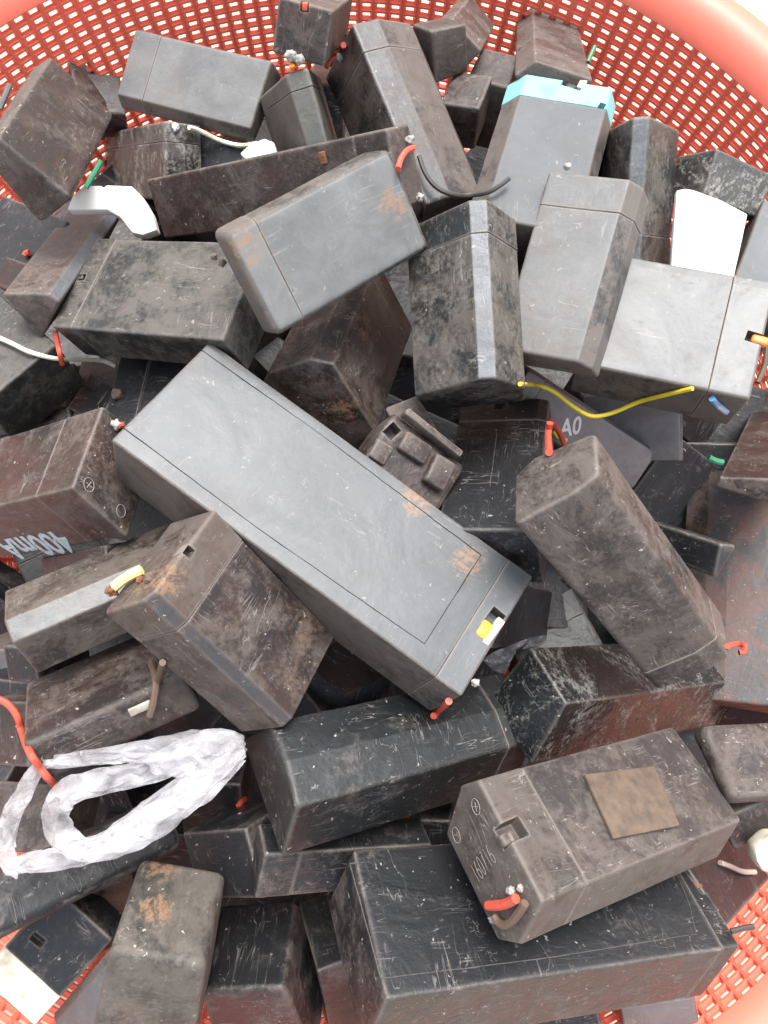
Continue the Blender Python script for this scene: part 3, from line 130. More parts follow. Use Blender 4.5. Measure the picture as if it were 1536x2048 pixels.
BAG = [[{"p":[-0.0499,-0.08285,0.02758],"w":0.00178},{"p":[-0.05736,-0.08259,0.03069],"w":0.00369},{"p":[-0.06664,-0.08301,0.03199],"w":0.00384},{"p":[-0.07795,-0.08474,0.03181],"w":0.00349},{"p":[-0.09013,-0.0863,0.03165],"w":0.00279},{"p":[-0.10231,-0.08768,0.0315],"w":0.0021},{"p":[-0.11275,-0.0889,0.03137],"w":0.0021},{"p":[-0.11936,-0.08924,0.03134],"w":0.00175}],[{"p":[-0.1171,-0.08786,0.03148],"w":0.00192},{"p":[-0.12145,-0.09288,0.03095],"w":0.00227},{"p":[-0.1258,-0.10066,0.03014],"w":0.00262},{"p":[-0.13015,-0.10931,0.02923],"w":0.00297},{"p":[-0.13189,-0.11797,0.02832],"w":0.00314},{"p":[-0.1305,-0.12402,0.02768],"w":0.00262},{"p":[-0.12702,-0.128,0.02726],"w":0.0014}],[{"p":[-0.13102,-0.12575,0.0275],"w":0.00157},{"p":[-0.12319,-0.1242,0.02766],"w":0.00279},{"p":[-0.11275,-0.12247,0.02784],"w":0.00332},{"p":[-0.10231,-0.1197,0.02813],"w":0.00367},{"p":[-0.091,-0.11624,0.0285],"w":0.00454},{"p":[-0.07969,-0.10931,0.02923],"w":0.00489},{"p":[-0.06925,-0.10153,0.03004],"w":0.00472},{"p":[-0.05896,-0.09425,0.03014],"w":0.0042},{"p":[-0.05121,-0.08766,0.02761],"w":0.00248}],[{"p":[-0.06403,-0.08509,0.03177],"w":0.00349},{"p":[-0.07621,-0.08993,0.03126],"w":0.00384},{"p":[-0.08839,-0.09409,0.03083],"w":0.00384},{"p":[-0.10057,-0.09651,0.03057],"w":0.00367},{"p":[-0.11014,-0.0998,0.03023],"w":0.00402},{"p":[-0.11414,-0.10672,0.0295],"w":0.00419},{"p":[-0.11188,-0.11485,0.02864],"w":0.00419},{"p":[-0.10492,-0.1197,0.02813],"w":0.00349},{"p":[-0.09883,-0.12004,0.0281],"w":0.00227}],[{"p":[-0.10057,-0.12004,0.0281],"w":0.00192},{"p":[-0.09187,-0.11416,0.02872],"w":0.00349},{"p":[-0.08143,-0.10672,0.0295],"w":0.00402},{"p":[-0.07099,-0.09928,0.03028],"w":0.00384},{"p":[-0.06055,-0.09288,0.03095],"w":0.00384},{"p":[-0.05055,-0.08526,0.0276],"w":0.00213}],[{"p":[-0.04924,-0.08466,0.02712],"w":0.00302},{"p":[-0.05576,-0.08586,0.02968],"w":0.00581},{"p":[-0.06316,-0.08647,0.03163],"w":0.00611},{"p":[-0.07273,-0.08855,0.03141],"w":0.00472},{"p":[-0.08143,-0.09063,0.03119],"w":0.0021}]]
FILM = [[0.0394,-0.05752,-0.00454],[0.04282,-0.05421,-0.00017],[0.0499,-0.05133,-0.00088],[0.05801,-0.04844,-0.00158],[0.06695,-0.04706,-0.00143],[0.06886,-0.04969,-0.00573],[0.05898,-0.05277,-0.00706],[0.0534,-0.05354,-0.00413],[0.0504,-0.05851,-0.00465],[0.04978,-0.06415,-0.01128],[0.04427,-0.06213,-0.01106]]

# ---------------- materials ----------------
def newmat(name):
    m = bpy.data.materials.new(name); m.use_nodes = True
    return m, m.node_tree, m.node_tree.nodes["Principled BSDF"]
def simple(name, col, rough=.5, var=.25, scale=120, bump=.15, spec=.5, trans=0, alpha=1, dirt=None, dirt_amt=.4):
    m, t, p = newmat(name)
    tc = t.nodes.new("ShaderNodeTexCoord"); n = t.nodes.new("ShaderNodeTexNoise")
    n.inputs['Scale'].default_value = scale; n.inputs['Detail'].default_value = 6
    t.links.new(tc.outputs['Object'], n.inputs['Vector'])
    mx = t.nodes.new("ShaderNodeMix"); mx.data_type = 'RGBA'
    d = dirt or tuple(c*(1-var) for c in col)
    mx.inputs['A'].default_value = (*col, 1); mx.inputs['B'].default_value = (*d, 1)
    mr = t.nodes.new("ShaderNodeMapRange"); mr.inputs['From Min'].default_value = .62-dirt_amt*.3; mr.inputs['From Max'].default_value = .75
    t.links.new(n.outputs[0], mr.inputs['Value']); t.links.new(mr.outputs[0], mx.inputs['Factor'])
    t.links.new(mx.outputs['Result'], p.inputs['Base Color'])
    b = t.nodes.new("ShaderNodeBump"); b.inputs['Strength'].default_value = bump; b.inputs['Distance'].default_value = .0006
    t.links.new(n.outputs[0], b.inputs['Height']); t.links.new(b.outputs[0], p.inputs['Normal'])
    p.inputs['Roughness'].default_value = rough; p.inputs['Specular IOR Level'].default_value = spec
    p.inputs['Transmission Weight'].default_value = trans; p.inputs['Alpha'].default_value = alpha
    return m

def worn_group():
    g = bpy.data.node_groups.new("worn_plastic", 'ShaderNodeTree')
    I = g.interface
    def sk(n, v, typ='NodeSocketFloat'):
        s = I.new_socket(name=n, in_out='INPUT', socket_type=typ); s.default_value = v
    sk('Plastic', (.03,.032,.036,1), 'NodeSocketColor'); sk('Dust Color', (.13,.10,.085,1), 'NodeSocketColor')
    sk('Top Dust', .2); sk('Side Dust', .6); sk('Roughness', .4); sk('Seed', 0.0); sk('Crust', 0.0)
    sk('Rust', 0.0); sk('Scratch', .5); sk('Specks', .5); sk('Red', 0.0); sk('Top Color', (.1,.1,.1,1), 'NodeSocketColor'); sk('Top Amount', 0.0); sk('Relief', 1.0); sk('Spot A', (9,9,9), 'NodeSocketVector'); sk('Spot B', (9,9,9), 'NodeSocketVector'); sk('Top Axis', (0,0,1), 'NodeSocketVector')
    I.new_socket(name='Shader', in_out='OUTPUT', socket_type='NodeSocketShader')
    N, Lk = g.nodes, g.links
    gi = N.new('NodeGroupInput'); go = N.new('NodeGroupOutput')
    tc = N.new('ShaderNodeTexCoord')
    def math_(op, a, b=None, c=None, clamp=False):
        n = N.new('ShaderNodeMath'); n.operation = op; n.use_clamp = clamp
        for k, v in enumerate((a, b, c)):
            if v is None: continue
            if isinstance(v, (int, float)): n.inputs[k].default_value = v
            else: Lk.new(v, n.inputs[k])
        return n.outputs[0]
    def vadd():
        c = N.new('ShaderNodeCombineXYZ')
        for k in range(3):
            Lk.new(math_('MULTIPLY', gi.outputs['Seed'], (.37,.61,.23)[k]), c.inputs[k])
        a = N.new('ShaderNodeVectorMath'); a.operation = 'ADD'
        Lk.new(tc.outputs['Object'], a.inputs[0]); Lk.new(c.outputs[0], a.inputs[1]); return a.outputs[0]
    V = vadd()
    def nz(scale, detail=5, rough=.6, vec=None, dist=0):
        n = N.new('ShaderNodeTexNoise'); n.inputs['Scale'].default_value = scale; n.inputs['Detail'].default_value = detail
        n.inputs['Roughness'].default_value = rough; n.inputs['Distortion'].default_value = dist
        Lk.new(vec or V, n.inputs['Vector']); return n.outputs[0]
    def ramp(v, a, b, smooth=True):
        n = N.new('ShaderNodeMapRange'); n.clamp = True
        if smooth: n.interpolation_type = 'SMOOTHSTEP'
        Lk.new(v, n.inputs['Value'])
        for k, x in (('From Min', a), ('From Max', b)):
            if isinstance(x, (int, float)): n.inputs[k].default_value = x
            else: Lk.new(x, n.inputs[k])
        return n.outputs[0]
    def mapv(sx, sy, sz, rot=(0,0,0)):
        m = N.new('ShaderNodeMapping'); m.inputs['Scale'].default_value = (sx, sy, sz); m.inputs['Rotation'].default_value = rot
        Lk.new(V, m.inputs['Vector']); return m.outputs[0]
    def mixc(f, a, b):
        n = N.new('ShaderNodeMix'); n.data_type = 'RGBA'
        if isinstance(f, (int, float)): n.inputs['Factor'].default_value = f
        else: Lk.new(f, n.inputs['Factor'])
        for k, x in (('A', a), ('B', b)):
            if isinstance(x, tuple): n.inputs[k].default_value = (*x, 1)
            else: Lk.new(x, n.inputs[k])
        return n.outputs['Result']
    # which face: the broad upper face stays cleaner than the sides (the thing's own axis); Top Color paints sky sheen on it
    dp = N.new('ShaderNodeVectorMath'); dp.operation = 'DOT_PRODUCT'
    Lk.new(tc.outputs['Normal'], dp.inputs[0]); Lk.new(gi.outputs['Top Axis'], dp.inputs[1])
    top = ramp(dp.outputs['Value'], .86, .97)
    amt = N.new('ShaderNodeMix'); amt.data_type = 'FLOAT'
    Lk.new(top, amt.inputs['Factor']); Lk.new(gi.outputs['Side Dust'], amt.inputs['A']); Lk.new(gi.outputs['Top Dust'], amt.inputs['B'])
    amt = amt.outputs['Result']
    big = nz(22, 4, .6, dist=1.0); mid = nz(90, 8, .72, dist=.6); fine = nz(520, 6, .75)
    grain = nz(1700, 3, .7)
    comb = math_('ADD', math_('MULTIPLY', big, .36), math_('ADD', math_('MULTIPLY', mid, .38), math_('MULTIPLY', fine, .30)))
    thr = math_('SUBTRACT', .70, math_('MULTIPLY', amt, .36))
    dust = ramp(comb, math_('SUBTRACT', thr, .055), math_('ADD', thr, .07))
    dust = math_('MULTIPLY', dust, math_('ADD', math_('MULTIPLY', amt, .5), .42), clamp=True)
    # edge wear
    bv = N.new('ShaderNodeBevel'); bv.samples = 2; bv.inputs['Radius'].default_value = .0014
    ge = N.new('ShaderNodeNewGeometry')
    d2 = N.new('ShaderNodeVectorMath'); d2.operation = 'DOT_PRODUCT'
    Lk.new(bv.outputs[0], d2.inputs[0]); Lk.new(ge.outputs['Normal'], d2.inputs[1])
    edge = ramp(math_('ADD', math_('SUBTRACT', 1.0, d2.outputs['Value']), math_('MULTIPLY', math_('SUBTRACT', mid, .5), .14)), .015, .09)
    # scratches: thin level lines of stretched noise in several directions
    scr = None
    for (sx, sy, sz, rt, w) in ((26,260,260,(0,0,.5),.010), (240,30,240,(.2,0,.3),.010), (40,330,330,(.5,.3,-1.0),.009)):
        n = nz(1.0, 2, .5, mapv(sx, sy, sz, rt), dist=.6)
        l = math_('ABSOLUTE', math_('SUBTRACT', n, .5))
        l = ramp(math_('SUBTRACT', w, l), 0.0, w*.8, False)
        of = N.new('ShaderNodeVectorMath'); of.operation = 'ADD'; of.inputs[1].default_value = (sx*.01, sy*.02, .3); Lk.new(V, of.inputs[0])
        l = math_('MULTIPLY', l, ramp(nz(48, 3, .6, of.outputs[0]), .53, .66))
        scr = l if scr is None else math_('MAXIMUM', scr, l)
    scr = math_('MULTIPLY', scr, gi.outputs['Scratch'])
    # short curly fibre-like marks
    vo = N.new('ShaderNodeTexVoronoi'); vo.feature = 'DISTANCE_TO_EDGE'; vo.inputs['Scale'].default_value = 330
    wv = N.new('ShaderNodeVectorMath'); wv.operation = 'ADD'
    nn = N.new('ShaderNodeTexNoise'); nn.inputs['Scale'].default_value = 260; nn.inputs['Detail'].default_value = 3; Lk.new(V, nn.inputs['Vector'])
    sc_ = N.new('ShaderNodeVectorMath'); sc_.operation = 'SCALE'; sc_.inputs['Scale'].default_value = .006
    Lk.new(nn.outputs['Color'], sc_.inputs[0]); Lk.new(V, wv.inputs[0]); Lk.new(sc_.outputs[0], wv.inputs[1]); Lk.new(wv.outputs[0], vo.inputs['Vector'])
    fib = math_('MULTIPLY', ramp(math_('SUBTRACT', .055, vo.outputs['Distance']), 0, .05, False), ramp(nz(210, 3, .6), .60, .68))
    fib = math_('MULTIPLY', fib, gi.outputs['Specks'])
    # pale specks of grit
    vs = N.new('ShaderNodeTexVoronoi'); vs.inputs['Scale'].default_value = 430; vs.inputs['Randomness'].default_value = 1; Lk.new(wv.outputs[0], vs.inputs['Vector'])
    sx_ = N.new('ShaderNodeSeparateColor'); Lk.new(vs.outputs['Color'], sx_.inputs[0])
    rad = math_('MULTIPLY', ramp(sx_.outputs[0], .86, 1.0), .24)
    spk = math_('MULTIPLY', ramp(math_('SUBTRACT', rad, vs.outputs['Distance']), 0, .05, False), gi.outputs['Specks'])
    # crust (white corrosion), rust, reddish patches
    cr = math_('MULTIPLY', ramp(math_('ADD', math_('MULTIPLY', nz(40, 8, .75, dist=1.5), .6), math_('MULTIPLY', fine, .4)), .50, .60), gi.outputs['Crust'])
    ru = math_('MULTIPLY', ramp(math_('ADD', math_('MULTIPLY', nz(30, 3, .5), .7), math_('MULTIPLY', fine, .34)), .60, .68), gi.outputs['Rust'])
    for sp in ('Spot A', 'Spot B'):
        ds = N.new('ShaderNodeVectorMath'); ds.operation = 'DISTANCE'; Lk.new(tc.outputs['Object'], ds.inputs[0]); Lk.new(gi.outputs[sp], ds.inputs[1])
        near = ramp(ds.outputs['Value'], .014, .002)
        ru = math_('MAXIMUM', ru, math_('MULTIPLY', ramp(math_('ADD', math_('MULTIPLY', near, .14), math_('ADD', math_('MULTIPLY', mid, .50), math_('MULTIPLY', fine, .45))), .565, .65), math_('MULTIPLY', near, .55)))
    rd = math_('MULTIPLY', ramp(nz(34, 6, .74, dist=1.2), .50, .545), gi.outputs['Red'])
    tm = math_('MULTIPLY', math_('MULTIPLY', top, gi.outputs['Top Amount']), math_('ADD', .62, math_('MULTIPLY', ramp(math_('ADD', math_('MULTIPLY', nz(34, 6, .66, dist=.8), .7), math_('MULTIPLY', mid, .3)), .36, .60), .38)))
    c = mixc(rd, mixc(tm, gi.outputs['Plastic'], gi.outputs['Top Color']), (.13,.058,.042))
    dc = mixc(ramp(mid, .35, .65), gi.outputs['Dust Color'], mixc(.5, gi.outputs['Dust Color'], (.16,.14,.13)))
    c = mixc(dust, c, dc)
    c = mixc(math_('MULTIPLY', edge, .75), c, (.24,.21,.185))
    c = mixc(math_('MULTIPLY', scr, .42), c, (.34,.31,.29))
    c = mixc(math_('MULTIPLY', fib, .45), c, (.42,.37,.33))
    c = mixc(math_('MULTIPLY', spk, .6), c, (.55,.50,.45))
    c = mixc(ru, c, mixc(ramp(fine,.4,.6),(.34,.13,.04),(.30,.19,.10)))
    c = mixc(math_('MULTIPLY', cr, .8), c, (.50,.49,.44))
    p = N.new('ShaderNodeBsdfPrincipled'); Lk.new(c, p.inputs['Base Color'])
    rg = math_('ADD', gi.outputs['Roughness'], math_('ADD', math_('MULTIPLY', dust, .30), math_('MULTIPLY', math_('SUBTRACT', mid, .5), .22)), clamp=True)
    Lk.new(rg, p.inputs['Roughness'])
    h = math_('ADD', math_('MULTIPLY', mid, .9), math_('ADD', math_('MULTIPLY', fine, .35), math_('MULTIPLY', grain, .07)))
    h = math_('SUBTRACT', h, math_('MULTIPLY', scr, .25)); h = math_('ADD', h, math_('MULTIPLY', math_('ADD', spk, cr), .35))
    vw = N.new('ShaderNodeTexVoronoi'); vw.feature = 'F1'; vw.inputs['Scale'].default_value = 120; Lk.new(wv.outputs[0], vw.inputs['Vector'])
    h = math_('ADD', h, math_('ADD', math_('MULTIPLY', big, 1.6), math_('MULTIPLY', math_('MULTIPLY', vw.outputs['Distance'], .9), ramp(big, .42, .6))))
    bp = N.new('ShaderNodeBump'); bp.inputs['Distance'].default_value = .0007; Lk.new(math_('MULTIPLY', gi.outputs['Relief'], .55), bp.inputs['Strength'])
    Lk.new(h, bp.inputs['Height']); Lk.new(bp.outputs[0], p.inputs['Normal'])
    Lk.new(p.outputs[0], go.inputs[0])
    return g
WORN = worn_group()
STY = {  # plastic, dust, top dust, side dust, rough, crust, rust, scratch, specks, red
 'G':  ((.034,.034,.035), (.150,.128,.110), .34, .66, .50, 0, .06, .8, .4, 0),
 'D':  ((.034,.035,.037), (.11,.105,.10), .35, .50, .42, 0, .0, .5, .3, 0),
 'S':  ((.030,.031,.034), (.125,.098,.078), .16, .66, .50, 0, .0, .5, .35, 0),
 'OG': ((.040,.044,.040), (.15,.14,.11), .5, .58, .42, 0, .1, .6, .3, 0),
 'NS': ((.022,.020,.021), (.110,.080,.066), .35, .60, .42, 0, 0, .8, .5, .1),
 'NS2':((.024,.018,.017), (.096,.068,.052), .25, .60, .44, 0, .12, 1., .9, .14),
 'KS': ((.018,.020,.021), (.125,.105,.080), .30, .50, .40, .10, 0, 1., .7, 0),
 'N':  ((.024,.018,.017), (.090,.064,.051), .46, .60, .45, 0, .06, 1., .9, .12),
 'NG': ((.030,.027,.025), (.135,.105,.080), .40, .66, .42, 0, 0, .8, .5, .1),
 'M':  ((.030,.025,.024), (.104,.080,.065), .52, .64, .46, 0, 0, 1.5, 1., .05),
 'O':  ((.022,.024,.022), (.098,.088,.072), .55, .46, .48, 0, 0, .8, .6, 0),
 'OM': ((.028,.026,.023), (.104,.088,.068), .66, .70, .55, .06, .10, .6, 1., 0),
 'K':  ((.014,.015,.017), (.085,.068,.058), .26, .46, .40, 0, 0, .9, .8, 0),
 'K2': ((.012,.014,.015), (.100,.090,.078), .32, .38, .40, 0, 0, 1.3, .9, 0),
 'C':  ((.026,.026,.026), (.13,.12,.10), .45, .50, .45, .55, 0, .6, .6, 0),
 'C2': ((.010,.012,.013), (.09,.085,.072), .26, .28, .24, .42, 0, 1.3, .9, 0),
 'R':  ((.030,.026,.026), (.11,.08,.066), .35, .5, .48, 0, 0, 1., .7, .6),
}
TOPS = {'G': (.165,.169,.168,1), 'S': (.097,.104,.110,1), 'D': (.20,.20,.205,1), 'OG': (.14,.15,.14,.9), 'NS': (.105,.115,.13,.9), 'NS2': (.06,.062,.066,.7), 'KS': (.13,.142,.155,1), 'NG': (.17,.18,.18,.95), 'C': (.08,.08,.076,.7), 'R': (.07,.068,.072,.9)}  # upper-face colours, with reflected sky sheen painted into the pale ones
def worn(style, seed, **over):
    m, t, p = newmat("worn_plastic"); t.nodes.remove(p)
    g = t.nodes.new('ShaderNodeGroup'); g.node_tree = WORN
    s = STY[style]; rs = random.Random(seed)
    j = lambda a: rs.uniform(1-a, 1+a)
    k = j(.15)
    g.inputs['Plastic'].default_value = (*[x*k for x in s[0]], 1)
    k = j(.15)
    g.inputs['Dust Color'].default_value = (*[x*k for x in s[1]], 1)
    for nme, v in zip(('Top Dust','Side Dust','Roughness','Crust','Rust','Scratch','Specks','Red'), s[2:]):
        g.inputs[nme].default_value = v*j(.12)
    for kk, v in over.items(): g.inputs[kk].default_value = v
    g.inputs['Seed'].default_value = seed*1.37
    t.links.new(g.outputs[0], t.nodes['Material Output'].inputs['Surface'])
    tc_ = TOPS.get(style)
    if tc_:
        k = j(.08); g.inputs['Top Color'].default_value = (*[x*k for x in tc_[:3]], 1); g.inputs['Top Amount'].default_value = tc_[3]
    g.inputs['Relief'].default_value = {'G': .45, 'S': .30, 'D': .45, 'NS': .7}.get(style, 1.0)
    for kk, v in over.items(): g.inputs[kk].default_value = v
    return m
MAT = {
 'red': simple('red_insulation', (.60,.09,.055), .45, var=.3, dirt=(.32,.09,.06)),
 'yellow': simple('yellow_insulation', (.80,.62,.04), .4),
 'paleyellow': simple('aged_yellow_insulation', (.72,.66,.28), .5, dirt=(.42,.32,.12)),
 'cream2': simple('white_insulation', (.78,.75,.62), .45, dirt=(.45,.38,.22), dirt_amt=.2),
 'cream3': simple('dirty_insulation', (.45,.38,.32), .55, dirt=(.25,.18,.13)),
 'cream': simple('cream_plastic', (.74,.69,.56), .45, dirt=(.36,.28,.19), dirt_amt=.55),
 'wblack': simple('black_insulation', (.05,.045,.042), .5), 'wbrown': simple('brown_insulation', (.13,.085,.06), .6),
 'wgray': simple('grey_insulation', (.12,.14,.13), .5),
 'blue': simple('blue_insulation', (.10,.28,.50), .4, dirt=(.7,.7,.65), dirt_amt=.6),
 'green': simple('green_insulation', (.03,.22,.11), .4), 'orange': simple('orange_tube', (.85,.26,.05), .4),
 'amber': simple('amber_sleeve', (.85,.47,.03), .4), 'lead': simple('solder', (.36,.34,.32), .5, dirt=(.16,.12,.09), bump=.8, scale=500),
 'leadflat': simple('tinned_tab', (.5,.48,.42), .5, dirt=(.25,.2,.14)),
 'dirt': simple('dirt', (.14,.10,.08), .9, bump=1, scale=600), 'rust': simple('rust', (.20,.085,.04), .85, bump=1, scale=500),
 'white': simple('white_plastic', (.82,.82,.81), .45, dirt=(.62,.60,.56), bump=.1, dirt_amt=.5, scale=70), 'white2': simple('white_plastic_aged', (.80,.77,.72), .5, dirt=(.40,.28,.21), dirt_amt=.35, scale=60),
 'foam': simple('foam_tape', (.135,.097,.070), .92, dirt=(.075,.055,.042), scale=260, bump=.9, dirt_amt=.9),
 'scratch': simple('scratched_plastic', (.26,.225,.20), .6), 'pblue': simple('pale_blue_ink', (.42,.56,.62), .55, dirt=(.12,.14,.15), scale=500, dirt_amt=.3),
 'pwhite': simple('white_ink', (.8,.8,.8), .5), 'groove': simple('groove_shade', (.012,.012,.013), .8), 'edge': simple('dusty_edge', (.085,.075,.07), .7, scale=600, dirt=(.03,.03,.03)),
 'plasN': worn('N', 301), 'plasK': worn('K', 302), 'hollow': simple('hollow', (.03,.025,.022), .8),
}
def teal():
    m = simple('turquoise_plastic', (.20,.47,.50), .42, dirt=(.10,.24,.26), dirt_amt=.35, scale=70, bump=.1); return m
MAT['teal'] = teal()

# ---------------- object helpers ----------------
def link(name, bm, mat, parent=None, angle=40, smooth=True):
    me = bpy.data.meshes.new(name); bm.normal_update(); bm.to_mesh(me); bm.free()
    for m in (mat if isinstance(mat, (list, tuple)) else [mat]): me.materials.append(m)
    if smooth:
        for p in me.polygons: p.use_smooth = True
        me.set_sharp_from_angle(angle=R(angle))
    o = bpy.data.objects.new(name, me); COL.objects.link(o)
    if parent: o.parent = parent
    return o
def inset_poly(P, d):
    n = len(P); out = []
    for k in range(n):
        a, b, c = Vector(P[k-1]), Vector(P[k]), Vector(P[(k+1) % n])
        u = (b-a).normalized(); v = (c-b).normalized()
        nu = Vector((-u.y, u.x)); nv = Vector((-v.y, v.x))   # inward for CCW
        den = 1+nu.dot(nv)
        out.append(b+(nu+nv)*(d/max(den, .15)))
    return out
def rounded(P, ins, r, seg=4, div=3):
    """closed outline: polygon P (CCW) inset by ins, corners rounded with radius r"""
    Q = inset_poly(P, ins+r); n = len(P); pts = []
    for k in range(n):
        a, b, c = Vector(P[k-1]), Vector(P[k]), Vector(P[(k+1) % n])
        u = (b-a).normalized(); v = (c-b).normalized()
        a0 = math.atan2(-u.x, u.y); a1 = math.atan2(-v.x, v.y)
        while a1 < a0-1e-6: a1 += 2*math.pi
        for s in range(seg+1):
            t = a0+(a1-a0)*s/seg
            pts.append((Q[k].x+r*math.cos(t), Q[k].y+r*math.sin(t)))
    # subdivide the straight runs
    out = []; m = len(pts)
    for k in range(m):
        out.append(pts[k])
        if k % (seg+1) == seg:
            a = Vector(pts[k]); b = Vector(pts[(k+1) % m])
            for f in ((.04,.35,.65,.96) if div else ()):
                out.append(tuple(a.lerp(b, f)))
    return out
def prism(P, x0, x1, r, e0, e1, seed, wob=.00022, grow=0.0):
    """solid between x0 and x1 with outline P; e0/e1 are the end rounding radii"""
    bm = bmesh.new()
    if grow: P = [tuple(q) for q in inset_poly(P, -grow)]
    st = []
    for k in range(4):
        t = math.pi/2*k/3; st.append((x0+e0*(1-math.sin(t)), e0*(1-math.cos(t)), 0 if k == 3 else 1)) if False else None
    xs = []
    for k in (0, 1, 2, 3):
        t = math.pi/2*k/3
        xs.append((x0+e0*(1-math.sin(math.pi/2-t)) if False else x0+e0*(1-math.cos(t)) , e0*(1-math.sin(t))))
    L = x1-x0; nmid = max(2, int(L/.008))
    xs.append((x0+e0+L*.01, 0))
    for k in range(1, nmid): xs.append((x0+e0+(L-e0-e1)*k/nmid, 0))
    xs.append((x1-e1-L*.01, 0))
    for k in (3, 2, 1, 0):
        t = math.pi/2*k/3
        xs.append((x1-e1*(1-math.cos(t)), e1*(1-math.sin(t))))
    rings = []
    for (x, ins) in xs:
        o = rounded(P, ins, max(r-ins*.6, r*.25)); ring = []
        for (y, z) in o:
            co = Vector((x, y, z))
            q = co*38+Vector((seed*3.1, seed*1.7, 0))
            dn = noise.noise_vector(q)*wob + noise.noise_vector(q*3.3)*wob*.35
            if ins > e0*.9 or ins > e1*.9: dn.x = 0
            ring.append(bm.verts.new(co+dn))
        rings.append(ring)
    m = len(rings[0])
    for a, b in zip(rings[:-1], rings[1:]):
        for k in range(m):
            bm.faces.new((a[k], a[(k+1) % m], b[(k+1) % m], b[k]))
    bm.faces.new(list(reversed(rings[0]))); bm.faces.new(rings[-1])
    bmesh.ops.recalc_face_normals(bm, faces=bm.faces)
    return bm
def tube_bm(pts, r, seg=8, taper=1):
    # Catmull-Rom resample
    P = [Vector(p) for p in pts]; Q = []
    for k in range(len(P)-1):
        p0 = P[max(k-1, 0)]; p1 = P[k]; p2 = P[k+1]; p3 = P[min(k+2, len(P)-1)]
        for s in range(6):
            t = s/6
            Q.append(.5*((2*p1)+(p2-p0)*t+(2*p0-5*p1+4*p2-p3)*t*t+(3*p1-p0-3*p2+p3)*t**3))
    Q.append(P[-1]); bm = bmesh.new(); rings = []
    up = Vector((.3, .2, .93)).normalized()
    for k, q in enumerate(Q):
        d = (Q[min(k+1, len(Q)-1)]-Q[max(k-1, 0)]).normalized()
        a = d.cross(up).normalized(); up = a.cross(d).normalized()
        rr = r*(1+.07*noise.noise(q*900))
        rings.append([bm.verts.new(q+(a*math.cos(2*math.pi*s/seg)+up*math.sin(2*math.pi*s/seg))*rr) for s in range(seg)])
    for a, b in zip(rings[:-1], rings[1:]):
        for s in range(seg): bm.faces.new((a[s], a[(s+1) % seg], b[(s+1) % seg], b[s]))
    bm.faces.new(list(reversed(rings[0]))); bm.faces.new(rings[-1])
    bmesh.ops.recalc_face_normals(bm, faces=bm.faces)
    return bm
def blob_bm(c, r, seed):
    bm = bmesh.new(); bmesh.ops.create_icosphere(bm, subdivisions=3, radius=r)
    for v in bm.verts:
        n = noise.noise(v.co*(1.6/r)+Vector((seed, 0, 0)))
        v.co *= 1+.55*n
        v.co += Vector(c)
    return bm
def box_bm(o, X, Y, N, w, h, z0, z1, bev):
    o, X, Y, N = map(Vector, (o, X, Y, N)); bm = bmesh.new()
    vs = []
    for z in (z0, z1):
        for (a, b) in ((-1,-1),(1,-1),(1,1),(-1,1)): vs.append(bm.verts.new(o+X*a*w/2+Y*b*h/2+N*z))
    for f in ((3,2,1,0),(4,5,6,7),(0,1,5,4),(1,2,6,5),(2,3,7,6),(3,0,4,7)): bm.faces.new([vs[k] for k in f])
    bmesh.ops.recalc_face_normals(bm, faces=bm.faces)
    if bev: bmesh.ops.bevel(bm, geom=list(bm.edges), offset=min(bev, w*.3, h*.3), segments=3, affect='EDGES', profile=.5)
    return bm
def slab_bm(pts, N, th, bev=.0003, back=0.0):
    N = Vector(N); bm = bmesh.new()
    lo = [bm.verts.new(Vector(p)-N*back) for p in pts]; hi = [bm.verts.new(Vector(p)+N*th) for p in pts]; n = len(pts)
    bm.faces.new(lo); bm.faces.new(hi)
    for k in range(n): bm.faces.new((lo[k], lo[(k+1) % n], hi[(k+1) % n], hi[k]))
    bmesh.ops.recalc_face_normals(bm, faces=bm.faces)
    if bev: bmesh.ops.bevel(bm, geom=list(bm.edges), offset=bev, segments=2, affect='EDGES', profile=.5)
    return bm
def line_bm(pts, N, w, th):
    N = Vector(N); bm = bmesh.new()
    for a, b in zip(pts[:-1], pts[1:]):
        a, b = Vector(a), Vector(b); d = (b-a).normalized(); s = d.cross(N).normalized()*w/2
        nseg = max(1, int((b-a).length/.004)); prev = None
        for k in range(nseg+1):
            c = a.lerp(b, k/nseg) + s*(.8*noise.noise(a.lerp(b, k/nseg)*700))
            ww = 1+.5*noise.noise(c*500+Vector((5, 0, 0)))
            q = [bm.verts.new(c-s*ww-N*.0002), bm.verts.new(c-s*ww*.5+N*th), bm.verts.new(c+s*ww*.5+N*th), bm.verts.new(c+s*ww-N*.0002)]
            if prev:
                for i in range(3): bm.faces.new((prev[i], q[i], q[i+1], prev[i+1]))
            prev = q
    bmesh.ops.recalc_face_normals(bm, faces=bm.faces)
    return bm
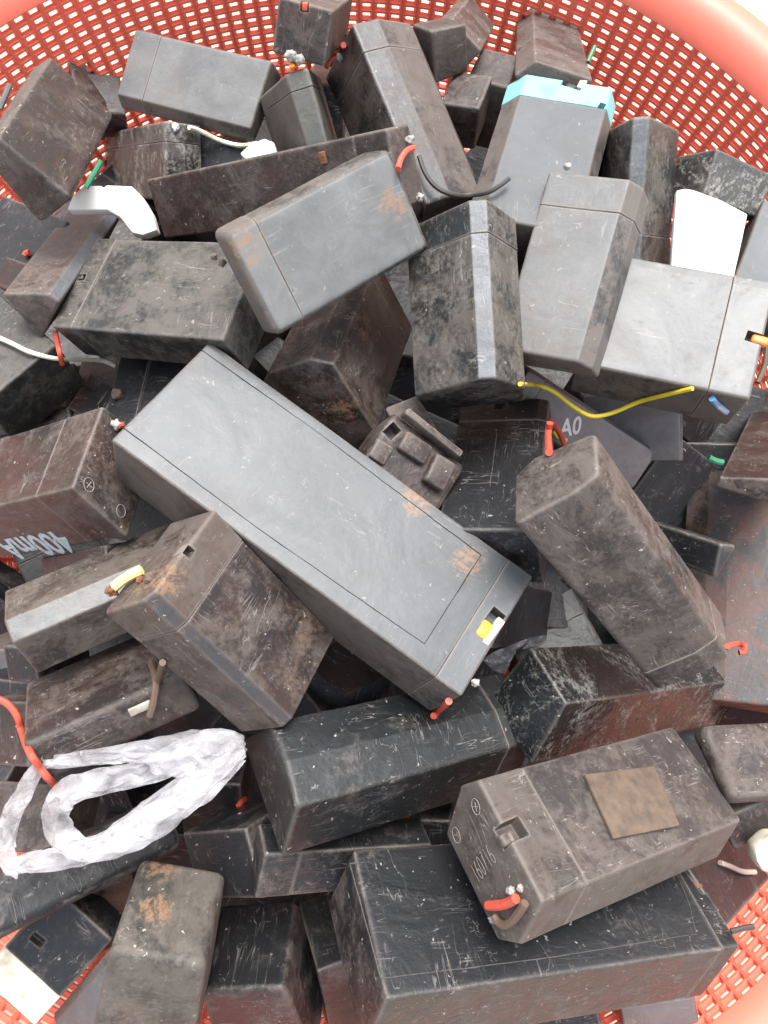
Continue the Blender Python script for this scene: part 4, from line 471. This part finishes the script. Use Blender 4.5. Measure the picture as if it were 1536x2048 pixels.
def text_obj(d, parent):
    cu = bpy.data.curves.new('mark', 'FONT'); cu.body = d['s']; cu.size = 1; cu.extrude = .004; cu.resolution_u = 3
    if d['col'] == 'scratch':
        cu.fill_mode = 'NONE'; cu.extrude = 0; cu.bevel_depth = .018; cu.bevel_resolution = 0; cu.offset = -.05
    else: cu.offset = .022
    o = bpy.data.objects.new('mark', cu); COL.objects.link(o)
    dg = bpy.context.evaluated_depsgraph_get(); me = bpy.data.meshes.new_from_object(o.evaluated_get(dg))
    bpy.data.objects.remove(o)
    xs = [v.co.x for v in me.vertices]; ys = [v.co.y for v in me.vertices]
    sx = d['w']/(max(xs)-min(xs)); sy = sx*d['asp']; x0 = min(xs)
    O, X, Y = Vector(d['o']), Vector(d['X']), Vector(d['Y']); N = X.cross(Y)
    for v in me.vertices:
        v.co = O + X*((v.co.x-x0)*sx) + Y*(v.co.y*sy) + N*(v.co.z*sx)
    me.materials.clear(); me.materials.append(MAT[d['col']])
    r = bpy.data.objects.new(d.get('name', 'printed_mark'), me); COL.objects.link(r); r.parent = parent
def circ_bm(d):
    O, X, Y = Vector(d['o']), Vector(d['X']), Vector(d['Y']); r = d['r']; N = X.cross(Y)
    bm = bmesh.new(); w = r*.06; n = 40
    def stroke(P, closed=False):
        rings = []
        m = len(P)
        for k in range(m):
            a = P[k-1] if (closed or k) else P[k]; b = P[(k+1) % m] if (closed or k < m-1) else P[k]
            t = (b-a).normalized(); s = t.cross(N).normalized()*w
            rings.append([bm.verts.new(P[k]-s), bm.verts.new(P[k]+N*w*.8), bm.verts.new(P[k]+s)])
        for k in range(m if closed else m-1):
            a, b = rings[k], rings[(k+1) % m]
            for i in range(2): bm.faces.new((a[i], b[i], b[i+1], a[i+1]))
    stroke([O+X*r*.8*math.cos(2*math.pi*k/n)+Y*r*math.sin(2*math.pi*k/n) for k in range(n)], True)
    if d['cross'] in ('+', '-'): stroke([O-X*r*.5, O+X*r*.5])
    if d['cross'] == '+': stroke([O-Y*r*.55, O+Y*r*.55])
    if d['cross'] == 'x': stroke([O-(X+Y)*r*.4, O+(X+Y)*r*.4]); stroke([O-(X-Y)*r*.4, O+(X-Y)*r*.4])
    return bm
def boolean_cut(o, d):
    me = o.data
    bm = box_bm(d['o'], d['X'], d['Y'], d['N'], d['w'], d['h'], -d['d'], .003, 0)
    cm = bpy.data.meshes.new('cutter'); bm.to_mesh(cm); bm.free()
    for m in me.materials: cm.materials.append(m)
    co = bpy.data.objects.new('cutter', cm); COL.objects.link(co)
    mw = o.matrix_world.copy(); par = o.parent; o.parent = None; o.matrix_world = Matrix()
    md = o.modifiers.new('cut', 'BOOLEAN'); md.object = co; md.operation = 'DIFFERENCE'; md.solver = 'EXACT'
    bpy.context.view_layer.update()
    dg = bpy.context.evaluated_depsgraph_get(); nm = bpy.data.meshes.new_from_object(o.evaluated_get(dg))
    o.modifiers.clear(); bpy.data.objects.remove(co); o.parent = par; o.matrix_basis = Matrix()
    if len(nm.polygons) > 20:
        for p in nm.polygons: p.use_smooth = True
        o.data = nm; nm.set_sharp_from_angle(angle=R(40))

# ---------------- ground and basket ----------------
def ground():
    bm = bmesh.new(); s = 12
    n = 1
    for a in ((-s,-s),(s,-s),(s,s),(-s,s)): bm.verts.new((a[0], a[1], -.240))
    bm.faces.new(bm.verts)
    m, t, p = newmat('pale_concrete')
    tc = t.nodes.new("ShaderNodeTexCoord")
    def N(s, d=8):
        n = t.nodes.new("ShaderNodeTexNoise"); n.inputs['Scale'].default_value = s; n.inputs['Detail'].default_value = d
        t.links.new(tc.outputs['Object'], n.inputs['Vector']); return n
    a, b = N(6), N(140)
    mx = t.nodes.new("ShaderNodeMix"); mx.data_type = 'RGBA'; mx.inputs['A'].default_value = (.60,.52,.38,1); mx.inputs['B'].default_value = (.42,.36,.27,1)
    ad = t.nodes.new('ShaderNodeMath'); ad.operation = 'MULTIPLY_ADD'; ad.inputs[1].default_value = .6; t.links.new(a.outputs[0], ad.inputs[0]); 
    sc = t.nodes.new('ShaderNodeMath'); sc.operation = 'MULTIPLY'; sc.inputs[1].default_value = .4; t.links.new(b.outputs[0], sc.inputs[0]); t.links.new(sc.outputs[0], ad.inputs[2])
    t.links.new(ad.outputs[0], mx.inputs['Factor']); t.links.new(mx.outputs['Result'], p.inputs['Base Color']); p.inputs['Roughness'].default_value = .85
    bp = t.nodes.new('ShaderNodeBump'); bp.inputs['Strength'].default_value = .5; bp.inputs['Distance'].default_value = .003; t.links.new(b.outputs[0], bp.inputs['Height']); t.links.new(bp.outputs[0], p.inputs['Normal'])
    o = link('ground', bm, m, smooth=False); o['kind'] = 'structure'
ground()

RED, tR, pR = newmat('red_basket_plastic')
_tc = tR.nodes.new('ShaderNodeTexCoord'); _n = tR.nodes.new('ShaderNodeTexNoise'); _n.inputs['Scale'].default_value = 26; _n.inputs['Detail'].default_value = 8; _n.inputs['Roughness'].default_value = .7
tR.links.new(_tc.outputs['Object'], _n.inputs['Vector'])
_m = tR.nodes.new('ShaderNodeMix'); _m.data_type = 'RGBA'; _m.inputs['A'].default_value = (.86,.19,.125,1); _m.inputs['B'].default_value = (.74,.18,.125,1)
_r = tR.nodes.new('ShaderNodeMapRange'); _r.inputs['From Min'].default_value = .4; _r.inputs['From Max'].default_value = .7
tR.links.new(_n.outputs[0], _r.inputs['Value']); tR.links.new(_r.outputs[0], _m.inputs['Factor']); tR.links.new(_m.outputs['Result'], pR.inputs['Base Color'])
pR.inputs['Roughness'].default_value = .42; pR.inputs['Subsurface Weight'].default_value = .25; pR.inputs['Subsurface Radius'].default_value = (1,.3,.15); pR.inputs['Subsurface Scale'].default_value = .004
_b = tR.nodes.new('ShaderNodeBump'); _b.inputs['Strength'].default_value = .15; _b.inputs['Distance'].default_value = .001; tR.links.new(_n.outputs[0], _b.inputs['Height']); tR.links.new(_b.outputs[0], pR.inputs['Normal'])

BC = Vector((-.025, .0142, -.035)); BR = .277
def wall_r(z): return BR + .30*z
def basket():
    root = bpy.data.objects.new('basket', None); COL.objects.link(root); root.location = (BC.x, BC.y, BC.z-.20)
    root['label'] = 'large round red plastic mesh basket holding the whole pile of batteries'; root['category'] = 'basket'
    oz = .20
    NC = 216; rows = 38; dz = .0047; th = .0024
    bm = bmesh.new()
    def P(a, z, out):   # point on inner wall (out=0) or outer (out=th)
        r = wall_r(z)+out; return bm.verts.new((r*math.cos(a), r*math.sin(a), z+oz))
    da = 2*math.pi/NC
    # shared grid of inner wall vertices per cell: outer frame ring, hole ring inside and outside
    for k in range(NC):
        a = k*da
        # only the side a camera can see inwards needs holes; the whole ring is built
        for j in range(rows):
            z = -dz*(j+.5)
            def ring(fa, fz, out):
                return [P(a+sx*da*fa/2, z+sz*dz*fz/2, out) for sx, sz in ((-1,-1),(1,-1),(1,1),(-1,1))]
            f0 = ring(1, 1, 0); h0 = ring(.84, .80, 0); h1 = ring(.50, .70, th); f1 = ring(1, 1, th)
            for q in range(4):
                r_ = (q+1) % 4
                bm.faces.new((f0[q], f0[r_], h0[r_], h0[q])); bm.faces.new((h0[q], h0[r_], h1[r_], h1[q])); bm.faces.new((h1[q], h1[r_], f1[r_], f1[q]))
    bmesh.ops.remove_doubles(bm, verts=bm.verts, dist=1e-5)
    bmesh.ops.recalc_face_normals(bm, faces=bm.faces)
    link('mesh_wall', bm, RED, root, smooth=False)
    # rim: lathe
    prof = [(BR-.0002, .0), (BR+.0006, .0012), (BR+.0032, .0045), (BR+.0075, .0078), (BR+.013, .0100), (BR+.019, .0103), (BR+.0235, .0085), (BR+.0262, .0045), (BR+.0270, -.002), (BR+.0264, -.011), (BR+.0245, -.0115), (BR+.024, -.001), (BR+.021, .0050), (BR+.014, .0068), (BR+.008, .0045), (BR+.0036, .000), (BR+.0032, -.0005)]
    bm = bmesh.new(); n = 360; rg = []
    for k in range(n):
        a = 2*math.pi*k/n; rg.append([bm.verts.new((r*math.cos(a), r*math.sin(a), z+oz)) for r, z in prof])
    for k in range(n):
        A, Bq = rg[k], rg[(k+1) % n]
        for i in range(len(prof)-1): bm.faces.new((A[i], Bq[i], Bq[i+1], A[i+1]))
    bmesh.ops.recalc_face_normals(bm, faces=bm.faces)
    link('rim', bm, RED, root, angle=60)
    # base disc and foot
    bm = bmesh.new(); zb = -dz*rows; rb = wall_r(zb)+th; n = 96
    for (z, r2) in ((zb+.0005, rb), (zb-.004, rb)):
        bm.faces.new([bm.verts.new((r2*math.cos(2*math.pi*k/n), r2*math.sin(2*math.pi*k/n), z+oz)) for k in range(n)])
    bmesh.ops.bridge_loops(bm, edges=list(bm.edges)); bmesh.ops.recalc_face_normals(bm, faces=bm.faces)
    link('base', bm, RED, root, smooth=False)
basket()

# ---------------- batteries ----------------
def build_battery(key, d):
    seed = sum(map(ord, key))*.61 + len(d['parts'])
    rs = random.Random(seed)
    root = bpy.data.objects.new('battery', None); COL.objects.link(root)
    M = Matrix([d['M'][k]+[d['t'][k]] for k in range(3)]+[[0,0,0,1]]); root.matrix_world = M
    root['label'] = d['label']; root['category'] = 'battery'; root['group'] = 'scrap batteries heaped in the red basket'
    over = dict(d.get('over', {}))
    if 'spots' in d: over['Spot A'], over['Spot B'] = d['spots']
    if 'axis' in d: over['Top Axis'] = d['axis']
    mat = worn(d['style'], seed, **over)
    P = d['poly']; n = len(P)
    el = min((Vector(P[k])-Vector(P[k-1])).length for k in range(n))
    r = min(d.get('r', .0011), el*.30); L = d['L']; e = min(d.get('e', .0011), L*.1)
    s = d['seam']*L
    if s:
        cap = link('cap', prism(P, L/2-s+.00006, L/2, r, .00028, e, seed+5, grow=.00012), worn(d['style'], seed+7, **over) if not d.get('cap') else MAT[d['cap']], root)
        case = link('case', prism(P, -L/2, L/2-s-.00006, r, e, .00028, seed), mat, root)
    else:
        cap = None; case = link('case', prism(P, -L/2, L/2, r, e, e, seed), mat, root)
    q = 0
    for pt in d['parts']:
        q += 1; k = pt['kind']
        if k == 'cut':
            x = pt['o'][0]; tgt = cap if (cap and x > L/2-s) else case
            boolean_cut(tgt, pt)
        elif k == 'tube': link(pt['name'], tube_bm(pt['pts'], pt['r']), MAT[pt['col']], root)
        elif k == 'blob': link(pt['name'], blob_bm(pt['c'], pt['r'], q*3.3+seed), MAT[pt['col']], root, angle=80)
        elif k == 'box': link(pt['name'], box_bm(pt['o'], pt['X'], pt['Y'], pt['N'], pt['w'], pt['h'], pt['z0'], pt['z1'], pt['bev']), MAT[pt['col']], root)
        elif k == 'slab': link(pt['name'], slab_bm(pt['pts'], pt['N'], pt['th']), MAT[pt['col']], root)
        elif k == 'line': link(pt['name'], line_bm(pt['pts'], pt['N'], pt['w'], pt['th']), MAT[pt['col']], root, smooth=False)
        elif k == 'text': text_obj(pt, root)
        elif k == 'circ': link(pt['name'], circ_bm(pt), MAT[pt['col']], root, smooth=False)
    return root
EXTRA = {'A36': {'over': {'Specks': .45}, 'r': .0009}, 'A08': {'cap': 'teal'}, 'A71': {'cap': 'cream'}, 'A07': {'r': .0024, 'e': .0026},
 'A03': {'r': .0014}, 'A65': {'r': .0035, 'e': .0022}, 'A66': {'r': .003, 'e': .002}, 'A39': {'r': .003, 'e': .002}, 'A41': {'r': .004, 'e': .003},
 'A76': {'r': .003, 'e': .003}, 'A11': {'r': .0014}, 'A55': {'r': .0016}, 'A01': {'r': .002, 'e': .0016}, 'A54': {'r': .003, 'over': {'Side Dust': .3}}, 'A63': {'r': .0016}, 'A56': {'r': .0022}, 'A49': {'r': .0025, 'e': .002}, 'A67': {'r': .0018, 'e': .0016}, 'A10': {'over': {'Top Dust': .45}}}
for key, d in BATTERIES.items():
    d.update(EXTRA.get(key, {}))
    build_battery(key, d)

# lowest layer, seen only in the gaps
def filler():
    rs = random.Random(4); k = 0
    proto = None
    spots = []
    for j in range(-5, 6):
        for i in range(-4, 5):
            x = i*.062 + (.031 if j % 2 else 0); y = j*.044
            if math.hypot(x, y) < .172: spots.append((x+rs.uniform(-.006, .006), y+rs.uniform(-.006, .006), -.140+rs.uniform(-.010, .010)))
    for q in range(22):
        a = 2*math.pi*q/22; spots.append((.207*math.cos(a), .207*math.sin(a), -.125+rs.uniform(-.008, .008)))
    for (x, y, z) in spots:
        if 1:
            x += BC.x; y += BC.y
            if proto is None:
                root = bpy.data.objects.new('battery', None); COL.objects.link(root)
                Pq = [(-.024,-.017),(.024,-.017),(.024,.017),(-.024,.017)]
                m = worn('K', 77)
                link('case', prism(Pq, -.042, .026, .0012, .0012, .0003, 3), m, root); link('cap', prism(Pq, .0262, .042, .0012, .0003, .0012, 4, grow=.0001), m, root)
                root['label'] = 'dark battery at the bottom of the pile, only glimpsed through the gaps'; root['category'] = 'battery'; root['group'] = 'batteries glimpsed deep in the gaps'
                proto = root; o = root
            else:
                o = proto.copy(); COL.objects.link(o)
                for ch in list(proto.children):
                    c = ch.copy(); COL.objects.link(c); c.parent = o
            o.location = (x, y, z); o.rotation_euler = (rs.uniform(-.35, .35), rs.uniform(-.35, .35), rs.uniform(0, 3.14))
filler()
# ---------------- loose things ----------------
for d in LOOSE:
    if d['kind'] == 'tube': bm = tube_bm(d['pts'], d['r'])
    else: bm = slab_bm(d['pts'], d['N'], d['th']*.5, bev=d['bev'], back=d['th']*.5)
    c = sum((v.co for v in bm.verts), Vector())/len(bm.verts)
    for v in bm.verts: v.co -= c
    o = link(d['name'], bm, MAT[d['col']]); o.location = c
    o['label'] = d['label']; o['category'] = d['cat']

# ---------------- plastic bag and film ----------------
def film_mat(name, alpha, col=(.86,.86,.88)):
    m, t, p = newmat(name)
    p.inputs['Base Color'].default_value = (*col, 1); p.inputs['Roughness'].default_value = .2; p.inputs['Specular IOR Level'].default_value = .9
    tr = t.nodes.new('ShaderNodeBsdfTransparent'); tl = t.nodes.new('ShaderNodeBsdfTranslucent'); tl.inputs[0].default_value = (*col, 1)
    m1 = t.nodes.new('ShaderNodeMixShader'); m1.inputs[0].default_value = .35
    t.links.new(p.outputs[0], m1.inputs[1]); t.links.new(tl.outputs[0], m1.inputs[2])
    m2 = t.nodes.new('ShaderNodeMixShader'); t.links.new(tr.outputs[0], m2.inputs[1]); t.links.new(m1.outputs[0], m2.inputs[2])
    tc = t.nodes.new('ShaderNodeTexCoord'); n = t.nodes.new('ShaderNodeTexNoise'); n.inputs['Scale'].default_value = 55; n.inputs['Detail'].default_value = 5; n.inputs['Distortion'].default_value = 1.5
    t.links.new(tc.outputs['Object'], n.inputs['Vector'])
    r = t.nodes.new('ShaderNodeMapRange'); r.inputs['From Min'].default_value = .35; r.inputs['From Max'].default_value = .65; r.inputs['To Min'].default_value = alpha-.2; r.inputs['To Max'].default_value = min(1, alpha+.22)
    t.links.new(n.outputs[0], r.inputs['Value']); t.links.new(r.outputs[0], m2.inputs[0])
    b = t.nodes.new('ShaderNodeBump'); b.inputs['Strength'].default_value = .5; b.inputs['Distance'].default_value = .0015
    t.links.new(n.outputs[0], b.inputs['Height']); t.links.new(b.outputs[0], p.inputs['Normal'])
    t.links.new(m2.outputs[0], t.nodes['Material Output'].inputs['Surface'])
    return m
def bag():
    bm = bmesh.new(); view = Vector((0, 0, 1)); rs = random.Random(12)
    for si, S in enumerate(BAG):
        P = [Vector(q['p']) for q in S]; W = [q['w']*1.22 for q in S]; Q = []
        for k in range(len(P)-1):
            p0, p1, p2, p3 = P[max(k-1,0)], P[k], P[k+1], P[min(k+2,len(P)-1)]
            for s in range(3):
                t = s/3; Q.append((.5*((2*p1)+(p2-p0)*t+(2*p0-5*p1+4*p2-p3)*t*t+(3*p1-p0-3*p2+p3)*t**3), W[k]*(1-t)+W[k+1]*t))
        Q.append((P[-1], W[-1])); rings = []; n = 14
        for k, (c, w) in enumerate(Q):
            dr = (Q[min(k+1,len(Q)-1)][0]-Q[max(k-1,0)][0]).normalized(); side = dr.cross(view).normalized(); up = side.cross(dr)
            ring = []
            for s in range(n):
                a = 2*math.pi*(s+(.5 if k % 2 else 0))/n; ca, sa = math.cos(a), math.sin(a)
                top = max(0, sa)
                f = rs.uniform(-1, 1)*.0011*top + (1-abs(noise.noise(Vector((k*.5, ca*1.8+si*4, 1))))*2.5)*.0022*top
                ring.append(bm.verts.new(c+side*(w*ca*(1+.10*rs.uniform(-1, 1)))+up*(w*.14*sa+f)+dr*rs.uniform(-.0009, .0009)))
            rings.append(ring)
        for A, Bq in zip(rings[:-1], rings[1:]):
            for s in range(n):
                q = (A[s], A[(s+1)%n], Bq[(s+1)%n], Bq[s])
                if rs.random() < .5: bm.faces.new((q[0], q[1], q[2])); bm.faces.new((q[0], q[2], q[3]))
                else: bm.faces.new((q[0], q[1], q[3])); bm.faces.new((q[1], q[2], q[3]))
    bmesh.ops.recalc_face_normals(bm, faces=bm.faces)
    bmesh.ops.subdivide_edges(bm, edges=list(bm.edges), cuts=1, use_grid_fill=True, smooth=.25)
    c = sum((v.co for v in bm.verts), Vector())/len(bm.verts)
    for v in bm.verts: v.co -= c
    o = link('plastic_bag', bm, film_mat('thin_white_film', .34, (.80,.79,.81)), angle=24); o.location = c
    o['label'] = 'crumpled translucent white plastic bag with looped handles on the batteries at lower left'; o['category'] = 'plastic bag'
bag()
def film():
    bm = bmesh.new(); P = [Vector(p) for p in FILM]; c = sum(P, Vector())/len(P)
    vs = [bm.verts.new(p) for p in P]; bm.faces.new(vs)
    bmesh.ops.triangulate(bm, faces=bm.faces); bmesh.ops.subdivide_edges(bm, edges=bm.edges, cuts=5, use_grid_fill=True)
    for v in bm.verts: v.co.z += (abs(noise.noise(v.co*260))-.2)*.004; v.co -= c
    o = link('plastic_film', bm, film_mat('grey_film', .35, (.6,.6,.62)), angle=25); o.location = c
    o['label'] = 'torn scrap of clear plastic film in the gap beyond the largest slate battery'; o['category'] = 'plastic film'
film()
